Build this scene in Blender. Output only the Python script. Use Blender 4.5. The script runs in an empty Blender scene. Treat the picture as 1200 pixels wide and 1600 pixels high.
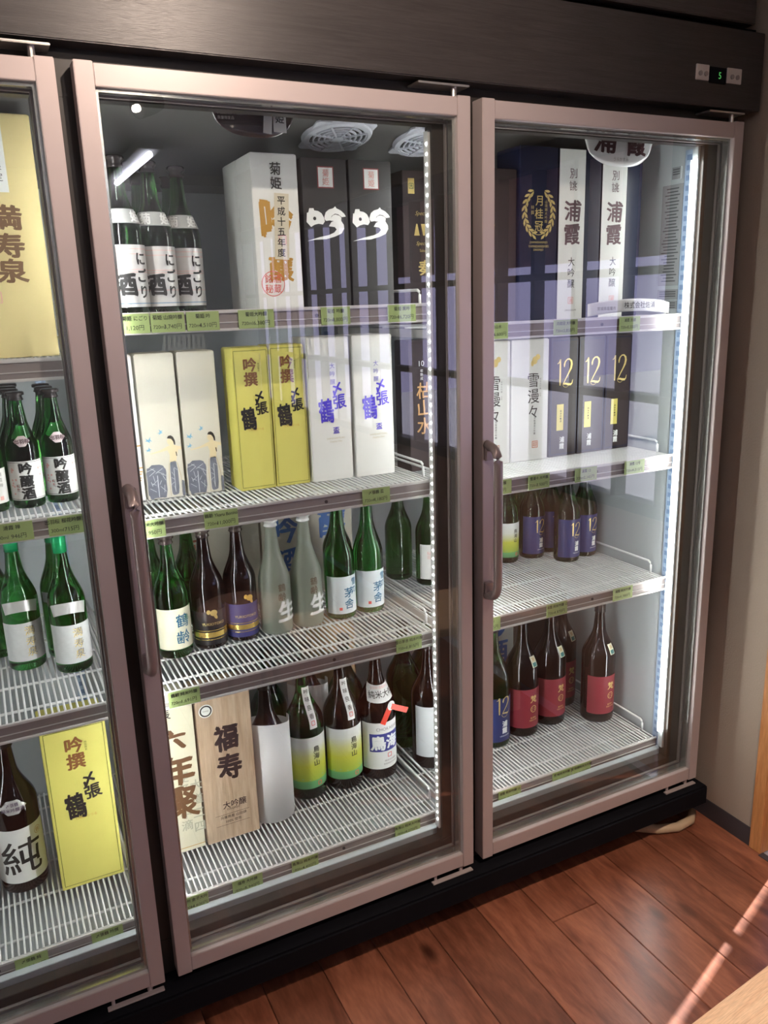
import bpy, bmesh, math, random
from mathutils import Matrix, Vector, noise
random.seed(7)
PI = math.pi
SC = bpy.context.scene
COL = SC.collection

# ------------------------------------------------------------------ camera
cam_d = bpy.data.cameras.new('camera')
cam_d.sensor_fit = 'VERTICAL'; cam_d.sensor_height = 24.0
cam_d.lens = 1263.71 / 1600 * 24.0
cam_d.clip_start = 0.02
cam = bpy.data.objects.new('camera', cam_d); COL.objects.link(cam)
R0 = [[0.89277, -0.44943, -0.03136], [-0.14032, -0.21124, -0.96731], [0.42811, 0.86798, -0.25165]]
M = Matrix(((R0[0][0], -R0[1][0], -R0[2][0]), (R0[0][1], -R0[1][1], -R0[2][1]), (R0[0][2], -R0[1][2], -R0[2][2]))).to_4x4()
M.translation = Vector((-0.218, -1.5537, 1.4443))
cam.matrix_world = M
SC.camera = cam

# ------------------------------------------------------------------ world, sun, lamps, exposure
SC.view_settings.view_transform = 'Standard'; SC.view_settings.look = 'None'
SC.view_settings.gamma = 1.0; SC.view_settings.use_curve_mapping = False
SC.view_settings.exposure = 0.52
SC.cycles.caustics_refractive = False; SC.cycles.caustics_reflective = False
SC.cycles.max_bounces = 10; SC.cycles.transmission_bounces = 8; SC.cycles.transparent_max_bounces = 16
SC.cycles.sample_clamp_indirect = 6.0
SC.cycles.use_denoising = True
W = bpy.data.worlds.new('sky'); SC.world = W; W.use_nodes = True
wn = W.node_tree
bg = wn.nodes['Background']
tc = wn.nodes.new('ShaderNodeTexCoord'); sp = wn.nodes.new('ShaderNodeSeparateXYZ'); rp = wn.nodes.new('ShaderNodeValToRGB')
wn.links.new(tc.outputs['Generated'], sp.inputs[0]); wn.links.new(sp.outputs['Z'], rp.inputs[0]); wn.links.new(rp.outputs[0], bg.inputs[0])
rp.color_ramp.elements[0].color = (0.66, 0.60, 1.0, 1); rp.color_ramp.elements[1].color = (0.42, 0.52, 1.0, 1)
bg.inputs[1].default_value = 2.2

def lamp(name, kind, loc, direction, energy, color, **kw):
    d = bpy.data.lights.new(name, kind); d.energy = energy; d.color = color
    for k, v in kw.items(): setattr(d, k, v)
    o = bpy.data.objects.new(name, d); COL.objects.link(o); o.location = loc
    o.rotation_euler = Vector(direction).to_track_quat('-Z', 'Y').to_euler()
    return o
# sun: travels towards -x and a little -y, high in the sky
lamp('sun', 'SUN', (4, 1, 5), (-0.94 * 0.454, -0.34 * 0.454, -0.891), 9.0, (1.0, 0.93, 0.88), angle=0.009)

# ------------------------------------------------------------------ materials
MATS = {}
def mat(name, color, rough=0.5, metal=0.0, trans=0.0, ior=1.45, emit=None, es=0.0, coat=0.0, var=0.0, scale=20.0, bump=0.0, sheen=0.0):
    if name in MATS: return MATS[name]
    m = bpy.data.materials.new(name); m.use_nodes = True; nt = m.node_tree; b = nt.nodes['Principled BSDF']
    b.inputs['Base Color'].default_value = (*color, 1); b.inputs['Roughness'].default_value = rough
    b.inputs['Metallic'].default_value = metal; b.inputs['Transmission Weight'].default_value = trans
    b.inputs['IOR'].default_value = ior; b.inputs['Coat Weight'].default_value = coat
    if emit: b.inputs['Emission Color'].default_value = (*emit, 1); b.inputs['Emission Strength'].default_value = es
    if var or bump:
        t = nt.nodes.new('ShaderNodeTexCoord'); n = nt.nodes.new('ShaderNodeTexNoise')
        n.inputs['Scale'].default_value = scale; n.inputs['Detail'].default_value = 4
        nt.links.new(t.outputs['Object'], n.inputs['Vector'])
        if var:
            mx = nt.nodes.new('ShaderNodeMix'); mx.data_type = 'RGBA'
            mx.inputs[6].default_value = (*[c * (1 - var) for c in color], 1)
            mx.inputs[7].default_value = (*[min(1, c * (1 + var)) for c in color], 1)
            nt.links.new(n.outputs['Fac'], mx.inputs[0]); nt.links.new(mx.outputs[2], b.inputs['Base Color'])
        if bump:
            bp = nt.nodes.new('ShaderNodeBump'); bp.inputs['Strength'].default_value = bump; bp.inputs['Distance'].default_value = 0.002
            nt.links.new(n.outputs['Fac'], bp.inputs['Height']); nt.links.new(bp.outputs[0], b.inputs['Normal'])
    MATS[name] = m
    return m

def wood_mat(name, c1, c2, rough, stretch, dark=0.5, knots=False, grain=1.0, coat=0.0):
    m = bpy.data.materials.new(name); m.use_nodes = True; nt = m.node_tree; N = nt.nodes; L = nt.links
    b = N['Principled BSDF']; b.inputs['Roughness'].default_value = rough; b.inputs['Coat Weight'].default_value = coat
    b.inputs['Coat Roughness'].default_value = 0.25
    t = N.new('ShaderNodeTexCoord'); mp = N.new('ShaderNodeMapping'); mp.inputs['Scale'].default_value = stretch
    oi = N.new('ShaderNodeObjectInfo'); sc = N.new('ShaderNodeVectorMath'); sc.operation = 'SCALE'; sc.inputs[0].default_value = (7.1, 13.7, 3.3)
    ad = N.new('ShaderNodeVectorMath'); ad.operation = 'ADD'
    L.new(oi.outputs['Random'], sc.inputs['Scale']); L.new(t.outputs['Object'], ad.inputs[0]); L.new(sc.outputs[0], ad.inputs[1])
    L.new(ad.outputs[0], mp.inputs['Vector'])
    n1 = N.new('ShaderNodeTexNoise'); n1.inputs['Scale'].default_value = 6; n1.inputs['Detail'].default_value = 6; n1.inputs['Distortion'].default_value = 1.2
    L.new(mp.outputs[0], n1.inputs['Vector'])
    r1 = N.new('ShaderNodeValToRGB'); r1.color_ramp.elements[0].position = 0.32; r1.color_ramp.elements[1].position = 0.70
    r1.color_ramp.elements[0].color = (*c1, 1); r1.color_ramp.elements[1].color = (*c2, 1)
    L.new(n1.outputs['Fac'], r1.inputs[0])
    n2 = N.new('ShaderNodeTexNoise'); n2.inputs['Scale'].default_value = 45 * grain; n2.inputs['Detail'].default_value = 3
    L.new(mp.outputs[0], n2.inputs['Vector'])
    mx = N.new('ShaderNodeMix'); mx.data_type = 'RGBA'; mx.blend_type = 'MULTIPLY'; mx.inputs[0].default_value = dark
    r2 = N.new('ShaderNodeValToRGB'); r2.color_ramp.elements[0].position = 0.35; r2.color_ramp.elements[1].position = 0.62
    r2.color_ramp.elements[0].color = (0.5, 0.5, 0.5, 1); r2.color_ramp.elements[1].color = (1, 1, 1, 1)
    L.new(n2.outputs['Fac'], r2.inputs[0]); L.new(r1.outputs[0], mx.inputs[6]); L.new(r2.outputs[0], mx.inputs[7])
    out = mx.outputs[2]
    # every piece a little lighter or darker
    hv = N.new('ShaderNodeHueSaturation'); mr = N.new('ShaderNodeMapRange'); mr.inputs[3].default_value = 0.72; mr.inputs[4].default_value = 1.25
    L.new(oi.outputs['Random'], mr.inputs[0]); L.new(mr.outputs[0], hv.inputs['Value']); L.new(out, hv.inputs['Color']); out = hv.outputs[0]
    if knots:
        mk = N.new('ShaderNodeMapping'); mk.inputs['Scale'].default_value = (7.0, 3.4, 1.0); L.new(ad.outputs[0], mk.inputs['Vector'])
        v = N.new('ShaderNodeTexVoronoi'); v.inputs['Scale'].default_value = 1.0; L.new(mk.outputs[0], v.inputs['Vector'])
        rk = N.new('ShaderNodeValToRGB'); rk.color_ramp.elements[0].position = 0.06; rk.color_ramp.elements[1].position = 0.17
        rk.color_ramp.elements[0].color = (0.16, 0.12, 0.12, 1); rk.color_ramp.elements[1].color = (1, 1, 1, 1)
        L.new(v.outputs['Distance'], rk.inputs[0])
        m2 = N.new('ShaderNodeMix'); m2.data_type = 'RGBA'; m2.blend_type = 'MULTIPLY'; m2.inputs[0].default_value = 0.9
        L.new(out, m2.inputs[6]); L.new(rk.outputs[0], m2.inputs[7]); out = m2.outputs[2]
    L.new(out, b.inputs['Base Color'])
    bp = N.new('ShaderNodeBump'); bp.inputs['Strength'].default_value = 0.25; bp.inputs['Distance'].default_value = 0.001
    L.new(n2.outputs['Fac'], bp.inputs['Height']); L.new(bp.outputs[0], b.inputs['Normal'])
    MATS[name] = m
    return m

def pane_mat(name, ior, tint):
    # clear glass: Fresnel mirror on the outer faces, otherwise see-through
    m = bpy.data.materials.new(name); m.use_nodes = True; nt = m.node_tree; N = nt.nodes; L = nt.links
    N.remove(N['Principled BSDF']); out = N['Material Output']
    tr = N.new('ShaderNodeBsdfTransparent'); tr.inputs[0].default_value = (*tint, 1)
    gl = N.new('ShaderNodeBsdfGlossy'); gl.inputs['Roughness'].default_value = 0.0
    fr = N.new('ShaderNodeFresnel'); fr.inputs[0].default_value = ior
    ge = N.new('ShaderNodeNewGeometry'); sub = N.new('ShaderNodeMath'); sub.operation = 'SUBTRACT'; sub.inputs[0].default_value = 1.0
    mul = N.new('ShaderNodeMath'); mul.operation = 'MULTIPLY'; mx = N.new('ShaderNodeMixShader')
    L.new(ge.outputs['Backfacing'], sub.inputs[1]); L.new(fr.outputs[0], mul.inputs[0]); L.new(sub.outputs[0], mul.inputs[1])
    L.new(mul.outputs[0], mx.inputs[0]); L.new(tr.outputs[0], mx.inputs[1]); L.new(gl.outputs[0], mx.inputs[2]); L.new(mx.outputs[0], out.inputs[0])
    MATS[name] = m
    return m

def gradient_mat(name, stops, z0, z1, rough=0.5):
    # printed label whose ink changes with height
    m = bpy.data.materials.new(name); m.use_nodes = True; nt = m.node_tree; N = nt.nodes; L = nt.links
    b = N['Principled BSDF']; b.inputs['Roughness'].default_value = rough
    t = N.new('ShaderNodeTexCoord'); s = N.new('ShaderNodeSeparateXYZ'); mr = N.new('ShaderNodeMapRange'); r = N.new('ShaderNodeValToRGB')
    mr.inputs[1].default_value = z0; mr.inputs[2].default_value = z1
    L.new(t.outputs['Object'], s.inputs[0]); L.new(s.outputs['Z'], mr.inputs[0]); L.new(mr.outputs[0], r.inputs[0]); L.new(r.outputs[0], b.inputs['Base Color'])
    el = r.color_ramp.elements
    el[0].position = stops[0][0]; el[0].color = (*stops[0][1], 1); el[1].position = stops[-1][0]; el[1].color = (*stops[-1][1], 1)
    for p, c in stops[1:-1]:
        e = el.new(p); e.color = (*c, 1)
    MATS[name] = m
    return m

alu = mat('taupe_aluminium', (0.485, 0.415, 0.40), 0.42, 0.25, var=0.05, scale=3)
bronze = mat('bronze_handle', (0.30, 0.235, 0.225), 0.28, 0.35, var=0.05)
black = mat('black_cabinet', (0.005, 0.005, 0.007), 0.75, var=0.2)
black.node_tree.nodes['Principled BSDF'].inputs['Specular IOR Level'].default_value = 0.12
brownblack = mat('dark_brown_cabinet', (0.030, 0.026, 0.023), 0.4, var=0.1)
header_m = wood_mat('dark_laminate', (0.040, 0.034, 0.032), (0.062, 0.054, 0.052), 0.36, (1.0, 8, 22), 0.35)
steel = mat('steel', (0.62, 0.60, 0.57), 0.3, 0.9)
spacer_m = mat('spacer', (0.55, 0.55, 0.52), 0.2, 0.9, var=0.3, scale=6)
gasket_m = mat('gasket', (0.045, 0.040, 0.042), 0.5, var=0.1)
gasket_l = mat('gasket_grey', (0.22, 0.19, 0.18), 0.4, 0.2)
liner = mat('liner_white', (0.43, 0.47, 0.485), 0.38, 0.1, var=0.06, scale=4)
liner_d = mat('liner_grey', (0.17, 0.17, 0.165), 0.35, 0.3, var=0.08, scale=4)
wire_m = mat('white_wire', (0.82, 0.84, 0.83), 0.35, var=0.03)
rail_m = mat('rail_silver', (0.78, 0.77, 0.75), 0.3, 0.2, var=0.05)
rail_c = mat('rail_channel', (0.36, 0.32, 0.315), 0.4, 0.2, var=0.06)
fan_m = mat('fan_grille_grey', (0.62, 0.65, 0.72), 0.4, var=0.05)
fan_b = mat('fan_blade_dark', (0.02, 0.02, 0.022), 0.5)
tagm = mat('tag_green', (0.42, 0.56, 0.22), 0.5, var=0.06, scale=40)
ink = mat('ink_black', (0.012, 0.012, 0.012), 0.5, var=0.2)
ink_s = mat('ink_soft_grey', (0.20, 0.20, 0.19), 0.6)
white_ink = mat('ink_white', (0.85, 0.87, 0.85), 0.5)
gold = mat('ink_gold', (0.78, 0.60, 0.22), 0.32, 0.45)
ochre = mat('ink_ochre', (0.50, 0.27, 0.05), 0.5)
brown_i = mat('ink_brown', (0.13, 0.06, 0.02), 0.5)
red_i = mat('ink_red', (0.75, 0.10, 0.09), 0.5)
pink_i = mat('ink_pink', (0.80, 0.42, 0.38), 0.5)
blue_i = mat('ink_blue', (0.04, 0.08, 0.55), 0.4)
teal_i = mat('ink_teal', (0.01, 0.13, 0.25), 0.35, 0.1)
paper = mat('paper_white', (0.80, 0.81, 0.78), 0.55, var=0.03, scale=30)
paper_c = mat('paper_cream', (0.79, 0.77, 0.58), 0.6, var=0.03, scale=30)
silver_l = mat('label_silver', (0.60, 0.60, 0.58), 0.35, 0.3, var=0.08, scale=60)
carton_w = mat('carton_white', (0.78, 0.79, 0.76), 0.55, var=0.02)
carton_y = mat('carton_yellow', (0.71, 0.66, 0.16), 0.5, var=0.03)
carton_cy = mat('carton_pale_gold', (0.74, 0.62, 0.30), 0.42, 0.1, var=0.03)
carton_iv = mat('carton_ivory', (0.68, 0.66, 0.56), 0.6, var=0.03)
carton_b = mat('carton_black', (0.035, 0.034, 0.034), 0.35, var=0.1)
carton_db = mat('carton_dark_brown', (0.030, 0.020, 0.019), 0.32, var=0.1)
carton_n = mat('carton_navy', (0.006, 0.009, 0.028), 0.3, var=0.1)
kraft = mat('kraft_board', (0.42, 0.29, 0.16), 0.7, var=0.08)
board_g = mat('board_pale', (0.56, 0.54, 0.44), 0.7, var=0.05)
g_green = mat('glass_green', (0.06, 0.42, 0.08), 0.02, 0, 1.0, 1.46)
g_dgreen = mat('glass_dark_green', (0.055, 0.20, 0.045), 0.02, 0, 1.0, 1.46)
g_brown = mat('glass_dark_brown', (0.030, 0.011, 0.010), 0.02, 0, 0.9, 1.46)
g_frost = mat('glass_frosted', (0.46, 0.52, 0.42), 0.34, 0, 0.6, 1.4)
cap_blk = mat('cap_black', (0.03, 0.025, 0.025), 0.25, 0.3)
cap_grn = mat('cap_green', (0.01, 0.36, 0.13), 0.25, 0.4)
cap_smk = mat('cap_smoke', (0.07, 0.055, 0.05), 0.12, 0.3)
cap_clr = mat('cap_clear', (0.72, 0.74, 0.72), 0.15, 0.1)
dot_m = mat('led_dot', (1, 1, 1), 0.3, emit=(1.0, 0.99, 0.96), es=20.0)
tube_b = mat('led_tube_bright', (1, 1, 1), 0.3, emit=(1.0, 0.985, 0.96), es=78.0)
tube_m = mat('led_tube', (1, 1, 1), 0.3, emit=(1.0, 0.985, 0.95), es=24.0)
wallp = mat('wallpaper_beige', (0.40, 0.325, 0.26), 0.85, var=0.05, scale=200, bump=0.5)
post_w = wood_mat('post_wood', (0.42, 0.17, 0.055), (0.56, 0.26, 0.10), 0.45, (10, 10, 0.8), 0.3)
base_m = mat('baseboard_charcoal', (0.055, 0.048, 0.055), 0.5, var=0.1)
plank_m = wood_mat('floor_plank', (0.15, 0.046, 0.024), (0.33, 0.120, 0.066), 0.33, (3.2, 0.7, 1), 0.35, knots=True, coat=0.25)
bench_m = wood_mat('bench_wood', (0.74, 0.47, 0.28), (0.84, 0.60, 0.38), 0.4, (1.0, 14, 6), 0.4)
glass_door = pane_mat('door_glass', 1.95, (0.93, 0.95, 0.95))
glass_win = pane_mat('window_glass', 1.5, (0.96, 0.97, 0.97))

# ------------------------------------------------------------------ mesh helpers
def new(): return bmesh.new()
def fin(name, bm, m, parent=None, smooth=False, loc=None, rot=None):
    me = bpy.data.meshes.new(name)
    if smooth:
        for f in bm.faces: f.smooth = True
    bm.to_mesh(me); bm.free()
    for x in (m if isinstance(m, (list, tuple)) else [m]): me.materials.append(x)
    o = bpy.data.objects.new(name, me); COL.objects.link(o)
    if parent: o.parent = parent
    if loc: o.location = loc
    if rot: o.rotation_euler = rot
    return o
def box(bm, x0, x1, y0, y1, z0, z1, bev=0.0, mi=0):
    g = bmesh.ops.create_cube(bm, size=1.0)
    for v in g['verts']:
        v.co = Vector(((x0 + x1) / 2 + v.co.x * (x1 - x0), (y0 + y1) / 2 + v.co.y * (y1 - y0), (z0 + z1) / 2 + v.co.z * (z1 - z0)))
    fs = {f for v in g['verts'] for f in v.link_faces}
    for f in fs: f.material_index = mi
    if bev:
        es = list({e for v in g['verts'] for e in v.link_edges})
        bmesh.ops.bevel(bm, geom=es, offset=bev, segments=2, affect='EDGES', material=mi)
def tube(bm, pts, r, n=8, cap=True):
    pts = [Vector(p) for p in pts]; rings = []
    up = Vector((0, 0, 1))
    for i, p in enumerate(pts):
        d = (pts[min(i + 1, len(pts) - 1)] - pts[max(i - 1, 0)]).normalized()
        a = d.cross(up) if abs(d.dot(up)) < 0.95 else d.cross(Vector((0, 1, 0)))
        a.normalize(); b = d.cross(a).normalized()
        rr = r[i] if isinstance(r, (list, tuple)) else r
        rings.append([bm.verts.new(p + a * (math.cos(t * 2 * PI / n) * rr) + b * (math.sin(t * 2 * PI / n) * rr)) for t in range(n)])
    for i in range(len(rings) - 1):
        for k in range(n): bm.faces.new((rings[i][k], rings[i][(k + 1) % n], rings[i + 1][(k + 1) % n], rings[i + 1][k]))
    if cap:
        bm.faces.new(rings[0][::-1]); bm.faces.new(rings[-1])
def lathe(bm, prof, n=32, cx=0, cy=0):
    rings = []
    for r, z in prof:
        if r < 1e-5: rings.append([bm.verts.new((cx, cy, z))])
        else: rings.append([bm.verts.new((cx + r * math.cos(2 * PI * k / n), cy + r * math.sin(2 * PI * k / n), z)) for k in range(n)])
    for a, b in zip(rings, rings[1:]):
        for k in range(n):
            k2 = (k + 1) % n
            if len(a) == 1 and len(b) == 1: continue
            if len(a) == 1: bm.faces.new((a[0], b[k2], b[k]))
            elif len(b) == 1: bm.faces.new((a[k], a[k2], b[0]))
            else: bm.faces.new((a[k], a[k2], b[k2], b[k]))
def empty(name, loc, label, cat, group=None, rz=0):
    o = bpy.data.objects.new(name, None); COL.objects.link(o); o.location = loc; o.rotation_euler = (0, 0, rz)
    o.empty_display_size = 0.05
    o['label'] = label; o['category'] = cat
    if group: o['group'] = group
    return o
def tag(o, label, cat, group=None):
    o['label'] = label; o['category'] = cat
    if group: o['group'] = group
    return o
def struct(o): o['kind'] = 'structure'; return o
def copy_tree(o, parent=None):
    c = o.copy(); COL.objects.link(c)
    if parent: c.parent = parent
    for ch in list(o.children): copy_tree(ch, c)
    return c

# ------------------------------------------------------------------ printed shapes and lettering
_cur = bpy.data.curves.new('text', 'FONT'); _to = bpy.data.objects.new('text', _cur)
_cur.align_x = 'CENTER'; _cur.align_y = 'CENTER'; _cur.resolution_u = 3
TC = {}
def glyph(s, bold=0.0, sub=0.0, rough=0.0, shear=0.0):
    key = (s, bold, sub, rough, shear)
    if key in TC: return TC[key]
    _cur.body = s; _cur.offset = 0.0; _cur.shear = shear; rough = min(rough, 0.022)
    me = bpy.data.meshes.new_from_object(_to)
    bm = new(); bm.from_mesh(me); bpy.data.meshes.remove(me)
    if bm.verts:
        xs = [v.co.x for v in bm.verts]; ys = [v.co.y for v in bm.verts]
        cx = (min(xs) + max(xs)) / 2; cy = (min(ys) + max(ys)) / 2
        for v in bm.verts: v.co.x -= cx; v.co.y -= cy
        if sub:
            for ax in (0, 1) if rough else (0,):
                lo = min(v.co[ax] for v in bm.verts); hi = max(v.co[ax] for v in bm.verts); t = lo + sub
                while t < hi:
                    no = Vector((0, 0, 0)); no[ax] = 1
                    co = Vector((0, 0, 0)); co[ax] = t
                    bmesh.ops.bisect_plane(bm, geom=bm.verts[:] + bm.edges[:] + bm.faces[:], plane_co=co, plane_no=no)
                    t += sub
        if rough:
            for v in bm.verts:
                p = Vector((v.co.x * 3.2, v.co.y * 3.2, len(s) * 1.7 + ord(s[0]) * 0.13))
                d = noise.noise_vector(p * 0.45) * rough * 3.0 + noise.noise_vector(p) * rough * 0.6 + noise.noise_vector(p * 3) * rough * 0.3
                v.co.x += d.x; v.co.y += d.y
    bm.verts.ensure_lookup_table(); bm.verts.index_update()
    vv = [(v.co.x, v.co.y) for v in bm.verts]; ff = [[v.index for v in f.verts] for f in bm.faces]
    vs = []; fs = []
    sh = [(0, 0)] if bold < 0.008 else [(0, 0), (bold * .7, bold * .25), (-bold * .7, -bold * .25), (-bold * .3, bold * .6), (bold * .3, -bold * .6)]
    for k, (a, b) in enumerate(sh):
        n0 = len(vs); vs += [(x + a, y + b, k) for x, y in vv]; fs += [[i + n0 for i in f] for f in ff]
    r = (vs, fs)
    bm.free(); TC[key] = r
    return r
def poly(pts): return ([tuple(p) for p in pts], [list(range(len(pts)))])
def rect(w, h, nx=1, ny=1):
    vs = [(-w / 2 + w * i / nx, -h / 2 + h * j / ny) for j in range(ny + 1) for i in range(nx + 1)]
    fs = [[j * (nx + 1) + i, j * (nx + 1) + i + 1, (j + 1) * (nx + 1) + i + 1, (j + 1) * (nx + 1) + i] for j in range(ny) for i in range(nx)]
    return vs, fs
def disc(rx, ry, n=24): return poly([(rx * math.cos(2 * PI * k / n), ry * math.sin(2 * PI * k / n)) for k in range(n)])
def ring(r0, r1, n=28, a0=0.0, a1=2 * PI, sx=1.0):
    vs = []; fs = []
    for k in range(n + 1):
        a = a0 + (a1 - a0) * k / n
        vs += [(r0 * math.cos(a) * sx, r0 * math.sin(a)), (r1 * math.cos(a) * sx, r1 * math.sin(a))]
    for k in range(n): fs.append([2 * k, 2 * k + 1, 2 * k + 3, 2 * k + 2])
    return vs, fs
def frame2d(w, h, t):
    out = []
    for g, dx, dy in ((rect(w, t), 0, h / 2), (rect(w, t), 0, -h / 2), (rect(t, h), -w / 2, 0), (rect(t, h), w / 2, 0)): out.append((g, dx, dy, 1, 1, 0))
    return out
def column(s, x, y, size, gap=1.05, bold=0.02, sub=0.0, rough=0.0, w=1.0, drift=0.0, rots=None):
    # a vertical line of characters, the first centred on (x, y)
    out = []
    for i, ch in enumerate(s):
        if ch == ' ': continue
        out.append((glyph(ch, bold, sub, rough), x + drift * i, y - i * size * gap, size * w, size, (rots[i] if rots else 0)))
    return out
def row(s, x, y, size, bold=0.0, w=1.0, sub=0.0, shear=0.0, rough=0.0): return [(glyph(s, bold, sub, rough, shear), x, y, size * w, size, 0)]
def stroke(pts, ws):
    vs = []; fs = []
    for i, (x, y) in enumerate(pts):
        a = pts[max(i - 1, 0)]; b = pts[min(i + 1, len(pts) - 1)]; dx, dy = b[0] - a[0], b[1] - a[1]; L_ = math.hypot(dx, dy) or 1
        nx, ny = -dy / L_ * ws[i] / 2, dx / L_ * ws[i] / 2; vs += [(x + nx, y + ny), (x - nx, y - ny)]
    for i in range(len(pts) - 1): fs.append([2 * i, 2 * i + 1, 2 * i + 3, 2 * i + 2])
    return vs, fs
def serif12():
    out = []; c = lambda P: [(x - 0.42, y - 0.45) for x, y in P]
    for P, w in (([(.18, .88), (.18, .60), (.18, .30), (.18, .04)], (.06, .07, .07, .05)), ([(.18, .87), (.12, .77), (.05, .74)], (.06, .035, .02)),
                 ([(.36, .62), (.36, .70), (.40, .80), (.49, .87), (.59, .87), (.67, .80), (.69, .70), (.66, .58), (.56, .42), (.43, .24), (.33, .08)], (.03, .07, .05, .04, .05, .08, .09, .08, .05, .035, .03)),
                 ([(.33, .07), (.42, .09), (.54, .06), (.66, .05), (.72, .09), (.75, .20)], (.03, .06, .07, .07, .04, .02))): out.append(stroke(c(P), w))
    vs = []; fs = []
    for a, b in out:
        n0 = len(vs); vs += a; fs += [[i + n0 for i in f] for f in b]
    return vs, fs
def flat(face_y): return lambda x, y, e=0.0: (x, face_y - e, y)
def decor(parent, name, m, items, mp):
    """items: (geometry, x, y, scale x, scale y, turn) laid on a surface by mp"""
    vs = []; fs = []
    for g, dx, dy, sx, sy, a in items:
        base = len(vs); ca, sa = math.cos(a), math.sin(a)
        for q in g[0]:
            px = q[0] * sx; py = q[1] * sy; X_, Y_ = dx + px * ca - py * sa, dy + px * sa + py * ca
            vs.append(mp(X_, Y_, q[2] * 0.00005) if len(q) > 2 and q[2] else mp(X_, Y_))
        for f in g[1]: fs.append([base + i for i in f])
    me = bpy.data.meshes.new(name); me.from_pydata(vs, [], fs); me.update()
    me.materials.append(m)
    o = bpy.data.objects.new(name, me); COL.objects.link(o); o.parent = parent
    return o

# ------------------------------------------------------------------ THE ROOM
Z0 = -0.165
bm = new(); box(bm, -2.6, 1.655, -4.5, 0.82, Z0 - 0.05, Z0 - 0.008)
floor = struct(fin('floor', bm, base_m))
cols = []
x = -2.65 + 0.0
xs = [0.50 + 0.15 * i for i in range(-21, 8)]
rj = random.Random(3)
plank_cache = {}
for x0 in xs:
    x1 = min(x0 + 0.15, 1.655); x0c = max(x0, -2.6)
    if x1 - x0c < 0.02: continue
    if abs(x0 - 0.95) < 0.01: cuts = [-0.12 - 1.82, -0.12]
    elif abs(x0 - 1.25) < 0.01: cuts = [-0.52 - 1.82, -0.52]
    elif abs(x0 - 1.55) < 0.02: cuts = [-0.33 - 1.82, -0.33]
    else:
        c = rj.uniform(-2.6, -1.3); cuts = [c, c + 1.82]
        if -0.75 < cuts[1] < 0.2: cuts[1] += 0.9 if cuts[1] > -0.3 else -0.7
    ys = [-4.5] + [c for c in cuts if -4.4 < c < 0.7] + [0.82]
    for a, b in zip(ys, ys[1:]):
        bm = new(); box(bm, x0c + 0.0009, x1 - 0.0009, a + 0.0009, b - 0.0009, Z0 - 0.015, Z0, 0.0012)
        fin('plank', bm, plank_m, floor)
bm = new(); box(bm, -2.7, 1.70, 0.82, 0.90, Z0 - 0.05, 2.6); struct(fin('wall_back', bm, wallp))
bm = new(); box(bm, -2.7, -2.6, -4.5, 0.82, Z0 - 0.05, 2.6); struct(fin('wall_left', bm, wallp))
bm = new(); box(bm, -2.7, 1.755, -4.6, -4.5, Z0 - 0.05, 2.6); struct(fin('wall_front', bm, mat('wall_plaster', (0.55, 0.52, 0.48), 0.8, var=0.05)))
bm = new(); box(bm, 1.655, 1.755, -0.157, 0.82, Z0, 2.6)
wr_ = struct(fin('wall_right', bm, wallp))
bm = new(); box(bm, 1.655, 1.755, -4.5, -0.157, 1.97, 2.6); struct(fin('wall_right_over_entrance', bm, wallp))
bm = new(); box(bm, -2.7, 1.755, -4.6, 0.9, 2.35, 2.42)
struct(fin('ceiling', bm, mat('ceiling_grey', (0.66, 0.66, 0.66), 0.8, var=0.05)))
bm = new(); box(bm, 1.6515, 1.655, -0.157, 0.80, Z0, -0.103, 0.001); struct(fin('baseboard_right', bm, base_m))
bm = new(); box(bm, 1.648, 1.76, -0.197, -0.157, Z0, 2.35, 0.002); struct(fin('trim_1', bm, post_w))
# lattice entrance along the right side (seen in the door glass)
bm = new(); box(bm, 1.70, 1.74, -4.5, -0.262, Z0, 0.735, 0.002)
ent = struct(fin('door_4', bm, mat('entrance_panel', (0.58, 0.36, 0.28), 0.5, var=0.08)))
lat = mat('lattice_wood', (0.085, 0.05, 0.04), 0.4, var=0.1)
for z0, z1 in ((0.735, 0.775), (1.105, 1.130), (1.50, 1.525), (1.886, 1.97)):
    bm = new(); box(bm, 1.70 - 0.02, 1.74, -4.5, -0.262, z0, z1, 0.002); fin('lattice_rail', bm, lat, ent)
y = -0.262; k = 0
while y > -4.45:
    w = 0.055 if k % 5 == 0 else 0.022
    bm = new(); box(bm, 1.685, 1.735, y - w, y, 0.735, 1.92, 0.001); fin('lattice_stile', bm, lat, ent)
    y -= 0.235; k += 1
bm = new(); box(bm, 1.712, 1.718, -4.5, -0.28, 0.76, 1.90); fin('glass_pane', bm, glass_win, ent)
bm = new(); box(bm, 1.655, 2.6, -5, 0.5, Z0 - 0.06, Z0 - 0.004)
tag(fin('entrance_tile', bm, mat('tile_lavender', (0.50, 0.48, 0.56), 0.5, var=0.05)), 'pale lavender entrance tiles beyond the wooden post', 'floor tile')
bm = new(); box(bm, 1.64, 1.662, -0.52, -0.197, Z0 - 0.02, Z0 + 0.002, 0.001); struct(fin('trim_2', bm, base_m))
bm = new(); box(bm, 1.690, 1.700, -0.237, -0.190, Z0, 1.97); fin('lattice_stile', bm, lat, ent)  # unseen strip added beside the post to narrow the sun stripe
bm = new(); box(bm, 1.688, 1.700, -0.262, -0.190, 0.59, 0.665); fin('lattice_rail', bm, lat, ent)  # unseen bar added across the slit to break the sun stripe
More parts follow.
